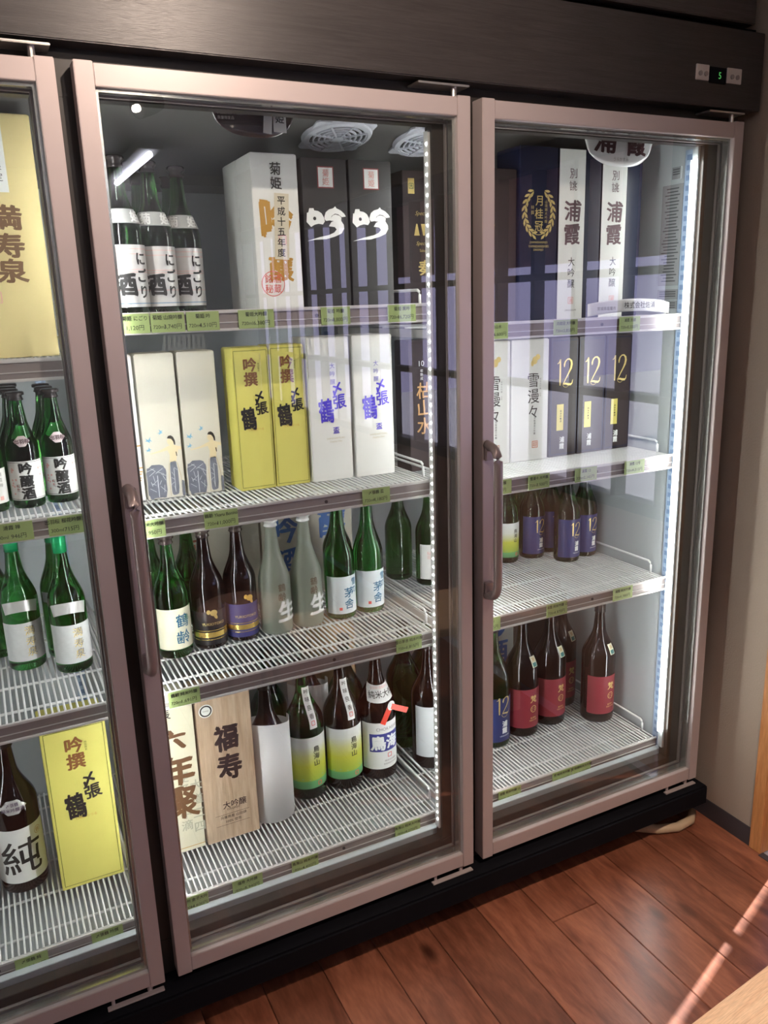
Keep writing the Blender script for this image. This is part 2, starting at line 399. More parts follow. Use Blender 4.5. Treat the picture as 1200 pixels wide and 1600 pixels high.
# outside: ground, added sun blocker, houses, noren
bm = new(); box(bm, 2.6, 14, -12, 6, Z0 - 0.12, Z0 - 0.06); struct(fin('ground', bm, mat('street', (0.50, 0.48, 0.50), 0.8, var=0.1)))
bm = new()
pts = [(1.70, -0.262 + 0.010), (4.05, -0.262 + 0.010 + 0.85), (4.05, -6.0), (1.70, -6.0)]  # unseen slab added to block the sun; its edge shapes the floor stripe
lo = [bm.verts.new((a, b, 2.15)) for a, b in pts]; hi = [bm.verts.new((a, b, 2.17)) for a, b in pts]
bm.faces.new(lo[::-1]); bm.faces.new(hi)
for i in range(4): bm.faces.new((lo[i], lo[(i + 1) % 4], hi[(i + 1) % 4], hi[i]))
tag(fin('sun_blocker', bm, mat('sun_blocker_grey', (0.25, 0.22, 0.24), 0.7, var=0.1)), 'unseen slab added outside that cuts the sun to a thin stripe', 'sun_blocker')
for i, (a, b, h, c, lb) in enumerate(((-1.6, 2.5, 4.2, (0.10, 0.11, 0.17), 'dark slate house across the street, mirrored in the glass'),
                                      (-5.2, -1.7, 2.2, (0.35, 0.27, 0.30), 'low pinkish house across the street, mirrored in the glass'))):
    r = empty('house', (8.0, (a + b) / 2, Z0 - 0.06), lb, 'house', 'houses across the street')
    w = (b - a) / 2
    bm = new(); box(bm, 0, 3, -w, w, 0, h); fin('house_wall', bm, mat('house_%d' % i, c, 0.8, var=0.1), r)
    bm = new(); box(bm, -0.3, 3.3, -w - .1, w + .1, h, h + 0.12); fin('roof', bm, base_m, r)
    for q in (-0.5, 0.45):
        bm = new(); box(bm, -0.03, 0.02, q * w - 0.4, q * w + 0.4, 0.9, 1.9); fin('window', bm, mat('house_glass', (0.05, 0.06, 0.1), 0.1), r)
nor = empty('noren_curtain', (1.80, 0, 0), 'pink cloth curtain hung outside the lattice entrance, mirrored in the glass', 'curtain')
for i in range(4):
    bm = new(); y0 = -0.34 - i * 0.52
    n = 14
    va = [[bm.verts.new((0.008 * math.sin(j * 1.7 + i), y0 - 0.50 * j / n, z)) for j in range(n + 1)] for z in (1.56, 1.92)]
    for j in range(n): bm.faces.new((va[0][j], va[0][j + 1], va[1][j + 1], va[1][j]))
    o = fin('cloth_panel', bm, mat('noren_pink', (0.85, 0.45, 0.48), 0.8, var=0.1), nor, True)
    s = o.modifiers.new('thick', 'SOLIDIFY'); s.thickness = 0.002
# ceiling lamps of the shop (mirrored in the glass), plus one added over the bench
def ceiling_tube(x, y, label, rz=0.0):
    r = empty('tube_light', (x, y, 2.35), label, 'lamp', 'fluorescent ceiling lamps', rz)
    bm = new(); box(bm, -0.07, 0.07, -0.62, 0.62, -0.045, 0.0, 0.004); fin('fixture', bm, mat('fixture_white', (0.7, 0.7, 0.7), 0.5), r)
    bm = new(); tube(bm, [(0, -0.58, -0.068), (0, 0.58, -0.068)], 0.018, 12)
    fin('tube', bm, mat('lamp_tube', (1, 1, 1), 0.3, emit=(0.86, 0.86, 1.0), es=26.0), r, True)
ceiling_tube(0.83, -3.95, 'long white ceiling tube lamp mirrored at the top left of the middle door')
ceiling_tube(-1.2, -2.4, 'white ceiling tube lamp behind the camera on the left')
def spot(x, y, aim, label, e, size=1.9):
    r = empty('spotlight', (x, y, 2.35), label, 'lamp', 'black ceiling spotlights')
    bm = new(); tube(bm, [(0, 0, 0), (0, 0, -0.07)], 0.012, 10); fin('stem', bm, black, r, True)
    d = (Vector(aim) - Vector((x, y, 2.25))).normalized(); q = d.to_track_quat('-Z', 'Y').to_euler()
    bm = new(); lathe(bm, [(0.0, 0.07), (0.036, 0.07), (0.042, 0.03), (0.042, -0.05), (0.037, -0.05), (0.034, -0.03), (0.0, -0.03)], 20)
    h = fin('lamp_head', bm, black, r, True, (0, 0, -0.10), q)
    bm = new(); lathe(bm, [(0.0, -0.045), (0.015, -0.045), (0.015, -0.053), (0.0, -0.053)], 20)
    fin('bulb', bm, mat('spot_bulb', (1, 1, 1), 0.3, emit=(1.0, 0.82, 0.66), es=60.0), h)
    l = lamp('spot_beam', 'SPOT', Vector((x, y, 2.25)) + d * 0.06, d, e, (1.0, 0.80, 0.66), spot_size=size, spot_blend=0.8, shadow_soft_size=0.014)
spot(0.560, -2.08, (-1.1, -1.15, 1.5), 'lit black ceiling spotlight mirrored at the top left of the middle door', 30)
spot(0.35, -0.95, (0.35, 0.0, 2.0), 'black ceiling spotlight close above the refrigerator header', 30)
spot(0.95, -1.35, (1.0, -0.80, 0.0), 'unseen black ceiling spotlight added to brighten the wooden bench', 105, 1.15)  # lamp added to brighten the bench and the floor near it
spot(-1.1, -1.6, (-0.7, 0.0, 1.4), 'black ceiling spotlight behind the camera on the left', 6)
# bench at the lower right and the round stool beyond it
b_ = empty('display_bench', (0.64, -0.82, Z0), 'light wooden bench cut off by the lower right corner of the picture', 'bench')
bm = new(); box(bm, 0, 1.0, -0.38, 0.0, 0.435, 0.465, 0.002); fin('bench_top', bm, bench_m, b_, rot=(0, 0, math.radians(6.2)))
for lx, ly in ((0.20, -0.30), (0.90, -0.24), (0.20, -0.10), (0.90, -0.05)):
    bm = new(); box(bm, lx - 0.02, lx + 0.02, ly - 0.02, ly + 0.02, 0.0, 0.436, 0.001); fin('leg', bm, bench_m, b_)
s_ = empty('round_stool', (0.63, -1.50, Z0), 'round brown stool mirrored faintly in the middle door', 'stool')
bm = new(); lathe(bm, [(0.0, 0.385), (0.17, 0.385), (0.185, 0.395), (0.185, 0.41), (0.17, 0.42), (0.0, 0.42)], 32)
fin('seat', bm, mat('stool_brown', (0.60, 0.33, 0.25), 0.5, var=0.05), s_, True)
for k in range(4):
    a = PI / 4 + k * PI / 2
    bm = new(); tube(bm, [(0.15 * math.cos(a), 0.15 * math.sin(a), 0.0), (0.11 * math.cos(a), 0.11 * math.sin(a), 0.388)], 0.014); fin('leg', bm, brownblack, s_, True)

# ------------------------------------------------------------------ THE REFRIGERATOR
DW, DP = 0.779, 0.8083
FR = empty('display_refrigerator', (0, 0, Z0), 'tall black glass-door drinks refrigerator with three taupe framed doors', 'refrigerator')
def part(name, bm, m, parent=FR, smooth=False):
    o = fin(name, bm, m, parent, smooth)
    if parent is FR: o.location = (0, 0, -Z0)
    return o
XL, XR = -0.93, 1.615
bm = new(); box(bm, XL, 1.638, 0.0, 0.30, 1.877, 2.053, 0.002); hd = part('header_panel', bm, header_m)
bm = new(); box(bm, XL, 1.638, 0.03, 0.30, 2.053, 2.068); part('shadow_gap', bm, black)
bm = new(); box(bm, XL, 1.600, 0.0, 0.30, 2.068, 2.30, 0.002); part('upper_panel', bm, header_m)
bm = new(); box(bm, XL, XR, 0.30, 0.78, 1.87, 2.30); part('machine_housing', bm, black)
bm = new(); box(bm, XL, XR, 0.765, 0.79, 0.0, 1.87); part('back_panel', bm, liner)
bm = new(); box(bm, 1.522, XR, 0.075, 0.765, 0.0, 1.87); part('side_panel', bm, liner)
bm = new(); box(bm, XL, XL + 0.06, 0.045, 0.765, 0.0, 1.87); part('side_panel', bm, liner)
bm = new(); box(bm, XL + .06, 1.522, 0.075, 0.765, 0.0, 0.055); part('inner_floor', bm, liner)
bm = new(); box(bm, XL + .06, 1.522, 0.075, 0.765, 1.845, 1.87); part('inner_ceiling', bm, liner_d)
# sloping evaporator cover
bm = new()
q = [(0.16, 1.840), (0.20, 1.836), (0.62, 1.745), (0.765, 1.745), (0.765, 1.846), (0.16, 1.846)]
A = [bm.verts.new((XL + .06, a, b)) for a, b in q]; B = [bm.verts.new((1.522, a, b)) for a, b in q]
bm.faces.new(A[::-1]); bm.faces.new(B)
for i in range(6): bm.faces.new((A[i], A[(i + 1) % 6], B[(i + 1) % 6], B[i]))
bmesh.ops.recalc_face_normals(bm, faces=bm.faces)
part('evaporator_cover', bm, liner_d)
# front frame with mullions
bm = new(); box(bm, XL, XR, 0.045, 0.075, 1.800, 1.877, 0.001); part('frame_top', bm, brownblack)
bm = new(); box(bm, XL, XR, 0.045, 0.075, -0.02, 0.070, 0.001); part('frame_bottom', bm, brownblack)
bm = new(); box(bm, XL, 1.522, 0.075, 0.094, 0.05, 0.086, 0.001); part('front_lip', bm, liner)
bm = new(); box(bm, 1.503, XR, 0.045, 0.075, 0.070, 1.800, 0.001); part('frame_jamb', bm, brownblack)
for mx in (-0.070, 0.711):
    mr = 0.031 if mx < 0 else mx + 0.128
    bm = new(); box(bm, mx, mr, 0.045, 0.075, 0.070, 1.800, 0.001); mu = part('mullion', bm, brownblack)
    if mx > 0:
        bm = new(); box(bm, mx - 0.006, mx - 0.0005, 0.052, 0.070, 0.10, 1.79); fin('led_channel', bm, mat('led_channel_grey', (0.55, 0.55, 0.54), 0.4), mu)
        bm = new(); z = 0.125
        while z < 1.775:
            box(bm, mx - 0.008, mx - 0.0062, 0.0555, 0.0595, z - 0.002, z + 0.002); z += 0.0205
        o = fin('led_dots', bm, dot_m, mu); o['kind'] = 'stuff'; o['label'] = 'row of small white light points'
    bm = new(); tube(bm, [(mr - 0.004, 0.086, 0.16), (mr - 0.004, 0.086, 1.76)], 0.0036, 8); fin('led_tube', bm, tube_b, mu, True)
bm = new(); tube(bm, [(XL + 0.070, 0.080, 0.16), (XL + 0.070, 0.080, 1.76)], 0.0045, 8); part('led_tube', bm, tube_b, smooth=True)  # unseen tube added at the left end to brighten the left bay
bm = new(); box(bm, 1.494, 1.5025, 0.056, 0.074, 0.10, 1.80, 0.001); jl = part('led_base', bm, liner)
bm = new(); tube(bm, [(1.4885, 0.062, 0.158), (1.4885, 0.062, 1.766)], 0.0082, 12); o = fin('led_tube', bm, tube_m, jl, True); o['label'] = 'bright vertical light tube'
# base below the doors
bm = new(); box(bm, XL, 1.612, -0.028, 0.05, -0.083, -0.020, 0.006); part('base_panel', bm, black)
bm = new(); box(bm, XL, 1.600, 0.05, 0.78, -0.075, 0.0); part('base_frame', bm, black)
bm = new(); box(bm, XL, 1.600, 0.42, 0.46, Z0 + 0.003, -0.07); part('kick_plate', bm, black)
for fx in (-0.85, 0.35, 1.52):
    bm = new(); tube(bm, [(fx, 0.36, Z0 + 0.0005), (fx, 0.36, -0.07)], 0.02, 12); part('foot', bm, base_m, smooth=True)
# shelf standards with slots
def standard(x0, x1, y0, y1, side):
    bm = new(); box(bm, x0, x1, y0, y1, 0.08, 1.80); s = part('shelf_standard', bm, mat('standard_grey', (0.36, 0.47, 0.62), 0.4, 0.3))
    bm = new(); z = 0.10
    while z < 1.78:
        if side: box(bm, x0 - 0.0006, x0 + 0.001, y0 + 0.006, y1 - 0.006, z, z + 0.013)
        else: box(bm, x0 + 0.006, x1 - 0.006, y0 - 0.0006, y0 + 0.001, z, z + 0.013)
        z += 0.025
    o = fin('slots', bm, mat('slot_dark', (0.16, 0.24, 0.38), 0.5), s); o['kind'] = 'stuff'
standard(1.516, 1.5225, 0.090, 0.118, True)
for sx in (-0.08, 0.735, 1.495): standard(sx, sx + 0.025, 0.758, 0.7655, False)
# papers on the inner right wall
bm = new(); box(bm, 1.5195, 1.5222, 0.122, 0.196, 1.462, 1.722); sh = part('notice_sheet', bm, mat('notice_grey', (0.25, 0.26, 0.27), 0.5, var=0.1))
mpS = lambda y0: (lambda a, b: (1.5193, y0 - a, b))
its = []
for i in range(30): its += [(rect(0.062 * random.uniform(0.55, 1.0), 0.003), 0.0, 1.712 - i * 0.0082, 1, 1, 0)]
decor(sh, 'lettering', mat('notice_ink', (0.06, 0.065, 0.07), 0.6), its, mpS(0.159))
for (za, zb, ya, yb) in ((1.425, 1.452, 0.122, 0.196), (1.735, 1.765, 0.135, 0.165), (1.40, 1.422, 0.122, 0.19)):
    bm = new(); box(bm, 1.5195, 1.5222, ya, yb, za, zb); s2 = part('notice_sheet', bm, MATS['notice_grey'])
    decor(s2, 'lettering', MATS['notice_ink'], [(rect((yb - ya) * 0.8, 0.003), 0, zb - 0.006 - 0.006 * j, 1, 1, 0) for j in range(3)], mpS((ya + yb) / 2))
# fan grilles under the sloping cover
def fan(cx, cy, S=0.80):
    n = 28; sl = math.atan(0.2167); zc = 1.836 - (cy - 0.20) * 0.2167
    e = bpy.data.objects.new('fan_grille', None)
    bm = new()
    for r0 in (0.020, 0.036, 0.052, 0.068, 0.082):
        lathe(bm, [(r0, -0.010), (r0 + 0.0045, -0.010), (r0 + 0.0045, -0.006), (r0, -0.006), (r0, -0.010)], n)
    for k in range(8):
        a = k * PI / 4 + 0.2; d = Vector((math.cos(a), math.sin(a), 0)); p = Vector((-d.y, d.x, 0)) * 0.0022
        vs = [d * 0.014 + p, d * 0.014 - p, d * 0.090 - p, d * 0.090 + p]
        lo = [bm.verts.new(v + Vector((0, 0, -0.0115))) for v in vs]; hi = [bm.verts.new(v + Vector((0, 0, -0.007))) for v in vs]
        bm.faces.new(lo); bm.faces.new(hi[::-1])
        for i in range(4): bm.faces.new((lo[i], lo[(i + 1) % 4], hi[(i + 1) % 4], hi[i]))
    lathe(bm, [(0.0, -0.013), (0.016, -0.012), (0.016, -0.006), (0.0, -0.006)], 20)
    lathe(bm, [(0.088, -0.011), (0.098, -0.009), (0.104, -0.001), (0.088, -0.001), (0.088, -0.011)], n)
    for a in (0.75, 0.75 + PI / 2, 0.75 + PI, 0.75 + 1.5 * PI):
        d = Vector((math.cos(a), math.sin(a), 0)); p = Vector((-d.y, d.x, 0))
        vs = [d * 0.092 + p * 0.035, d * 0.092 - p * 0.035, d * 0.122 - p * 0.007, d * 0.122 + p * 0.007]
        lo = [bm.verts.new(v + Vector((0, 0, -0.005))) for v in vs]; hi = [bm.verts.new(v + Vector((0, 0, -0.001))) for v in vs]
        bm.faces.new(lo); bm.faces.new(hi[::-1])
        for i in range(4): bm.faces.new((lo[i], lo[(i + 1) % 4], hi[(i + 1) % 4], hi[i]))
    bmesh.ops.recalc_face_normals(bm, faces=bm.faces)
    bmesh.ops.scale(bm, vec=(S, S, 1), verts=bm.verts); g = fin('fan_grille', bm, fan_m, FR, False, (cx, cy, zc - Z0), (-sl, 0, 0))
    bm = new(); lathe(bm, [(0.0, -0.0035), (0.088, -0.0035), (0.088, -0.001), (0.0, -0.001)], n); bmesh.ops.scale(bm, vec=(S, S, 1), verts=bm.verts); fin('fan_opening', bm, fan_b, g)
    bm = new()
    for k in range(5):
        a = k * 2 * PI / 5; d = Vector((math.cos(a), math.sin(a), 0)); p = Vector((-d.y, d.x, 0))
        vs = [d * 0.015 + p * 0.006, d * 0.015 - p * 0.006, d * 0.080 - p * 0.028, d * 0.080 + p * 0.022]
        lo = [bm.verts.new(v + Vector((0, 0, -0.0055))) for v in vs]; bm.faces.new(lo)
    bmesh.ops.scale(bm, vec=(S, S, 1), verts=bm.verts); fin('fan_blades', bm, mat('fan_grey', (0.10, 0.11, 0.13), 0.4), g)
for fx in (0.60, 0.835): fan(fx, 0.285)
# control panel on the header
cp = []
for x0, x1 in ((1.410, 1.452), (1.513, 1.562)):
    bm = new(); box(bm, x0, x1, -0.003, 0.001, 1.932, 1.966, 0.001); c = fin('switch_plate', bm, mat('plate_silver', (0.62, 0.58, 0.56), 0.35, 0.4, var=0.1), FR, loc=(0, 0, -Z0))
    bm = new()
    for k in (-1, 1): tube(bm, [((x0 + x1) / 2 + k * 0.009, -0.006, 1.946), ((x0 + x1) / 2 + k * 0.009, -0.002, 1.946)], 0.0055, 12)
    fin('push_button', bm, mat('button_grey', (0.30, 0.27, 0.26), 0.4), c)
bm = new(); box(bm, 1.455, 1.511, -0.002, 0.001, 1.928, 1.964, 0.001); c = fin('temperature_display', bm, black, FR, loc=(0, 0, -Z0))
decor(c, 'digit', mat('digit_green', (0.1, 0.5, 0.1), 0.4, emit=(0.15, 0.8, 0.2), es=0.3), row('5', 1.488, 1.946, 0.021, 0.0), flat(-0.0026))

def door(i):
    x0 = (i - 2) * DP; z0, z1 = 0.0, 1.85; sw = 0.0315; rt, rb = 0.0387, 0.0401; x1 = x0 + DW
    bm = new()
    box(bm, x0, x0 + sw, 0.0, 0.040, z0 + 0.0, z1, 0.0012); box(bm, x1 - sw, x1, 0.0, 0.040, z0, z1 - 0.0, 0.0012)
    box(bm, x0 + sw + 0.0004, x1 - sw - 0.0004, 0.0006, 0.040, z1 - rt, z1 - 0.003, 0.0010); box(bm, x0 + sw + 0.0004, x1 - sw - 0.0004, 0.0006, 0.040, z0 + 0.003, z0 + rb, 0.0010)
    d = part('door_%d' % i, bm, alu); d.name = 'glass_door'
    def fr(y0, y1, t, g, m, nm):
        bm = new(); a0, a1, b0, b1 = x0 + sw + g, x1 - sw - g, z0 + rb + g, z1 - rt - g
        box(bm, a0, a0 + t, y0, y1, b0, b1); box(bm, a1 - t, a1, y0, y1, b0, b1)
        box(bm, a0 + t, a1 - t, y0, y1, b1 - t, b1); box(bm, a0 + t, a1 - t, y0, y1, b0, b0 + t)
        return fin(nm, bm, m, d)
    fr(0.013, 0.030, 0.007, -0.001, spacer_m, 'glass_spacer')
    fr(0.030, 0.036, 0.008, -0.002, gasket_m, 'inner_frame')
    fr(0.036, 0.044, 0.006, 0.003, gasket_l, 'gasket')
    bm = new(); box(bm, x0 + sw - 0.002, x1 - sw + 0.002, 0.008, 0.012, z0 + rb - 0.002, z1 - rt + 0.002); fin('glass_pane', bm, glass_door, d)
    # handle: bent bar with two brackets
    hx = x0 + 0.0125
    pts = [(hx - 0.004, -0.002, 1.118)]
    for k in range(7):
        a = k / 6 * PI / 2; pts.append((hx, -0.020 - 0.026 * math.sin(a), 1.112 - 0.040 * (1 - math.cos(a))))
    for k in range(7):
        a = k / 6 * PI / 2; pts.append((hx, -0.020 - 0.026 * math.cos(a), 0.790 - 0.040 * math.sin(a)))
    pts.append((hx - 0.004, -0.002, 0.747))
    bm = new(); tube(bm, pts, 0.0105, 14); fin('handle', bm, bronze, d, True)
    for z in (1.100, 0.762):
        bm = new(); box(bm, hx - 0.011, hx + 0.011, -0.012, 0.0, z - 0.020, z + 0.020, 0.002); fin('handle_bracket', bm, bronze, d)
    # hinges
    bm = new(); box(bm, x0 + 0.655, x1 - 0.003, -0.002, 0.045, 1.866, 1.870, 0.001); tube(bm, [(x1 - 0.032, 0.014, 1.848), (x1 - 0.032, 0.014, 1.868)], 0.006, 10); fin('top_hinge', bm, steel, d)
    bm = new(); box(bm, x0 + 0.655, x1 - 0.003, -0.003, 0.010, -0.019, -0.015, 0.001); tube(bm, [(x1 - 0.032, 0.014, -0.016), (x1 - 0.032, 0.014, 0.001)], 0.006, 10)
    tube(bm, [(x0 + 0.668, 0.010, -0.016), (x0 + 0.668, 0.010, 0.001)], 0.004, 8); fin('bottom_hinge', bm, alu, d)
    return d
D = [door(1), door(2), door(3)]
D[0]['label'] = 'left taupe framed glass door'; D[1]['label'] = 'middle taupe framed glass door'; D[2]['label'] = 'right taupe framed glass door'
# drain hose on the floor
bm = new()
hp = [(1.30, 0.21), (1.37, 0.125), (1.41, 0.060), (1.46, 0.020), (1.52, -0.002), (1.58, 0.004), (1.618, 0.035)]
tube(bm, [(a, b, Z0 + 0.0145 + 0) for i, (a, b) in enumerate(hp)], 0.0140, 12)
o = fin('drain_hose', bm, mat('hose_cream', (0.50, 0.38, 0.25), 0.5, var=0.15, scale=30), None, True); tag(o, 'dirty cream drain hose lying on the floor under the refrigerator', 'hose')
bm = new(); lathe(bm, [(0.0, 0.0), (0.030, 0.0), (0.030, 0.028), (0.024, 0.032), (0.0, 0.032)], 20)
o = fin('floor_drain_cup', bm, base_m, None, True, (1.621, 0.092, Z0 + 0.0003)); tag(o, 'small dark round cup against the baseboard beside the hose end', 'cup')

# ------------------------------------------------------------------ SHELVES
BAY = {'left': (-0.855, -0.045), 'middle': (-0.035, 0.740), 'right': (0.765, 1.513)}
SZ = {'left': (1.360, 1.058, 0.648, 0.108), 'middle': (1.435, 1.025, 0.637, 0.116), 'right': (1.385, 1.000, 0.635, 0.110)}
TIER = ('top', 'second', 'third', 'bottom')
Y0, Y1 = 0.108, 0.735
def make_shelf(w):
    r = empty('wire_shelf', (0, 0, 0), 'x', 'shelf', 'white wire shelves in the refrigerator')
    bm = new(); n = int(round(w / 0.0125))
    for k in range(n + 1):
        x = 0.004 + (w - 0.008) * k / n
        tube(bm, [(x, Y0, -0.002), (x, Y1, -0.002)], 0.0023, 6, False)
    o = fin('wire_grid', bm, wire_m, r, True); o['kind'] = 'stuff'
    for y in (Y0 + 0.003, 0.165, 0.29, 0.415, 0.54, 0.665, Y1 - 0.003):
        bm = new(); tube(bm, [(0.002, y, -0.0065), (w - 0.002, y, -0.0065)], 0.0030, 8); fin('cross_wire', bm, wire_m, r, True)
    for x in (0.004, w - 0.004):
        pts = [(x, 0.155, -0.003), (x, 0.155, 0.022), (x, 0.158, 0.029), (x, 0.165, 0.033), (x, 0.70, 0.033), (x, 0.71, 0.028), (x, 0.712, -0.003)]
        bm = new(); tube(bm, pts, 0.0033, 8); fin('side_guard', bm, wire_m, r, True)
    bm = new(); box(bm, 0.0, w, 0.1000, 0.1030, -0.034, 0.001, 0.0006); rl = fin('price_rail', bm, rail_c, r)
    bm = new(); box(bm, 0.0, w, 0.0955, 0.1000, -0.0035, 0.0035, 0.0012); box(bm, 0.0, w, 0.0950, 0.1000, -0.0385, -0.0330, 0.0012)
    box(bm, 0.0, w, 0.0975, 0.1000, -0.0225, -0.0205, 0.0005); box(bm, 0.0, w, 0.1000, 0.109, -0.0385, -0.036, 0.0005); fin('rail_lip', bm, rail_m, rl)
    bm = new(); tube(bm, [(w * 0.5 + 0.10, 0.0985, -0.015), (w * 0.5 + 0.10, 0.1002, -0.015)], 0.004, 10); fin('screw', bm, base_m, rl)
    for x in (0.008, w - 0.012):
        bm = new(); box(bm, x, x + 0.004, 0.112, 0.73, -0.030, -0.010, 0.001); fin('support_arm', bm, rail_m, r)
    return r
for bay in BAY:
    x0, x1 = BAY[bay]; proto = None
    for t in range(4):
        s = make_shelf(x1 - x0) if proto is None else copy_tree(proto)
        if proto is None: proto = s
        s.location = (x0, 0, SZ[bay][t])
        s['label'] = 'white wire shelf with grey price rail, %s tier behind the %s door' % (TIER[t], bay)

# ------------------------------------------------------------------ PRICE TAGS
def price_tag(bay, t, xc, w, name, ml, price, label):
    r = empty('price_tag', (xc, 0.0942, SZ[bay][t] - 0.0165), label, 'price tag', 'green price tags on the shelf rails', 0)
    bm = new(); box(bm, -w / 2, w / 2, -0.0010, 0.0, -0.0190, 0.0180, 0.0002); fin('card', bm, tagm, r)
    it = row(name, 0.0, 0.0095, 0.0098, 0.012, 0.95) if name else []
    if ml: it += row(ml, -w * 0.26, -0.0085, 0.0098, 0.0)
    it += row(price, w * 0.14 if ml else 0, -0.0085, 0.0112, 0.0)
    decor(r, 'lettering', ink, it, flat(-0.0012))
PT = [
 ('middle', 0, 0.072, 0.056, '菊姫 にごり', '', '1,120円', 'green price tag reading 1,120円 at the left end of the top middle rail'),
 ('middle', 0, 0.135, 0.066, '菊姫 山廃吟醸', '720ml', '3,740円', 'green price tag reading 3,740円 under the silver-labelled bottles'),
 ('middle', 0, 0.205, 0.066, '菊姫 吟', '720ml', '4,510円', 'green price tag reading 4,510円 on the top middle rail'),
 ('middle', 0, 0.316, 0.076, '菊姫大吟醸', '720ml', '6,380円', 'green price tag reading 6,380円 under the tall white box'),
 ('middle', 0, 0.494, 0.068, '菊姫 吟醸', '720ml', '8,800円', 'green price tag under the first black box on the top middle rail'),
 ('middle', 0, 0.655, 0.071, '菊姫 黒吟', '720ml', '16,720円', 'green price tag at the right end of the top middle rail'),
 ('middle', 1, 0.064, 0.052, '純米大吟醸', '', '2,950円', 'green price tag ending in 950円 at the left end of the second middle rail'),
 ('middle', 1, 0.208, 0.073, '鶴齢 Ykaru Bonito', '720ml', '11,000円', 'green price tag reading 11,000円 under the illustrated boxes'),
 ('middle', 1, 0.576, 0.071, '〆張鶴 盃', '720ml', '4,180円', 'green price tag reading 4,180円 under the white boxes on the second middle rail'),
 ('middle', 2, 0.093, 0.069, '鶴齢 純米吟醸', '720ml', '1,691円', 'green price tag reading 1,691円 at the left end of the third middle rail'),
 ('middle', 2, 0.652, 0.072, '雪の茅舎 純米吟醸', '720ml', '1,815円', 'green price tag reading 1,815円 at the right end of the third middle rail'),
 ('middle', 3, 0.070, 0.062, '越州 金子大吟', '1800ml', '11,600円', 'green price tag reading 11,600円 at the left end of the bottom middle rail'),
 ('middle', 3, 0.197, 0.075, '福寿 大吟醸', '1800ml', '5,940円', 'green price tag reading 5,940円 under the wood-grain box'),
 ('middle', 3, 0.345, 0.070, '鳥海山 純米吟醸', '1800ml', '4,400円', 'green price tag reading 4,400円 at the middle of the bottom middle rail'),
 ('middle', 3, 0.634, 0.075, '鳥海山 純米大吟醸', '1800ml', '4,070円', 'green price tag at the right end of the bottom middle rail'),
 ('left', 1, -0.196, 0.074, '浦霞 禅', '300ml', '946円', 'green price tag touching the left edge of the picture on the second left rail'),
 ('left', 1, -0.099, 0.066, '出羽桜 桜花吟醸酒', '300ml', '715円', 'green price tag below the small bottles beside the frame of the left door'),
 ('left', 3, -0.285, 0.066, '〆張鶴 純', '1800ml', '3,960円', 'green price tag below the dark bottle on the lowest left rail'),
 ('left', 3, -0.128, 0.067, '〆張鶴 吟撰', '1800ml', '4,598円', 'green price tag below the yellow box on the lowest left rail'),
 ('right', 0, 0.910, 0.066, '枯山水', '720ml', '6,600円', 'green price tag at the left end of the top right rail'),
 ('right', 0, 1.117, 0.075, '月桂冠 大吟醸', '720ml', '3,850円', 'green price tag at the middle of the top right rail'),
 ('right', 0, 1.327, 0.070, '浦霞 別誂', '720ml', '5,500円', 'green price tag below the white curled card on the top right rail'),
 ('right', 1, 0.922, 0.070, '純米吟醸', '', '2,640円', 'green price tag at the left end of the second right rail'),
 ('right', 1, 1.043, 0.067, '雪漫々 大吟醸', '720ml', '3,500円', 'green price tag under the white boxes on the second right rail'),
 ('right', 1, 1.197, 0.074, '浦霞 12', '720ml', '2,145円', 'green price tag under the first black box on the second right rail'),
 ('right', 1, 1.367, 0.072, '浦霞 12号', '720ml', '4,015円', 'green price tag at the right end of the second right rail'),
 ('right', 2, 0.892, 0.066, '鳥海山', '720ml', '1,815円', 'green price tag at the left end of the third right rail'),
 ('right', 2, 1.111, 0.070, '浦霞 純米吟醸 12', '720ml', '1,870円', 'green price tag at the middle of the third right rail'),
 ('right', 2, 1.345, 0.073, '浦霞 純米吟醸', '720ml', '1,980円', 'green price tag at the right end of the third right rail'),
 ('right', 3, 0.960, 0.076, '浦霞 純米吟醸 12', '1800ml', '3,740円', 'green price tag at the left end of the bottom right rail'),
 ('right', 3, 1.143, 0.068, '梵 純米大吟醸', '1800ml', '4,290円', 'left of two joined green price tags under the red-labelled bottles'),
 ('right', 3, 1.215, 0.070, '梵 特撰純米大吟醸', '1800ml', '3,905円', 'right of two joined green price tags under the red-labelled bottles'),
]
for a in PT: price_tag(*a)

# ------------------------------------------------------------------ BOXES
GB = 'sake gift boxes on the shelves'
def carton(x0, x1, y, z, h, d, m, label, group=GB, rz=0.0, name='gift_box'):
    w = x1 - x0
    r = empty(name, ((x0 + x1) / 2, y + d / 2, z), label, 'box', group, rz)
    bm = new(); box(bm, -w / 2 + 0.0006, w / 2 - 0.0006, -d / 2, d / 2, 0.0004, h - 0.002, 0.0012); fin('carton', bm, m, r)
    bm = new(); box(bm, -w / 2 + 0.003, w / 2 - 0.003, -d / 2 + 0.003, d / 2 - 0.003, h - 0.0021, h - 0.0004, 0.0003); fin('lid', bm, m, r)
    return r, flat(-d / 2 - 0.0005), flat(-d / 2 - 0.0010), flat(-d / 2 - 0.0015), w
ZS = SZ
def seal(parent, mp, x, y, s, m=red_i, txt='印'):
    decor(parent, 'seal', m, [(g, x + a, y + b, 1, 1, 0) for g, a, b, _, _, _ in frame2d(s, s, s * 0.10)] + [(glyph(txt, 0.03), x, y, s * 0.8, s * 0.8, 0)], mp)

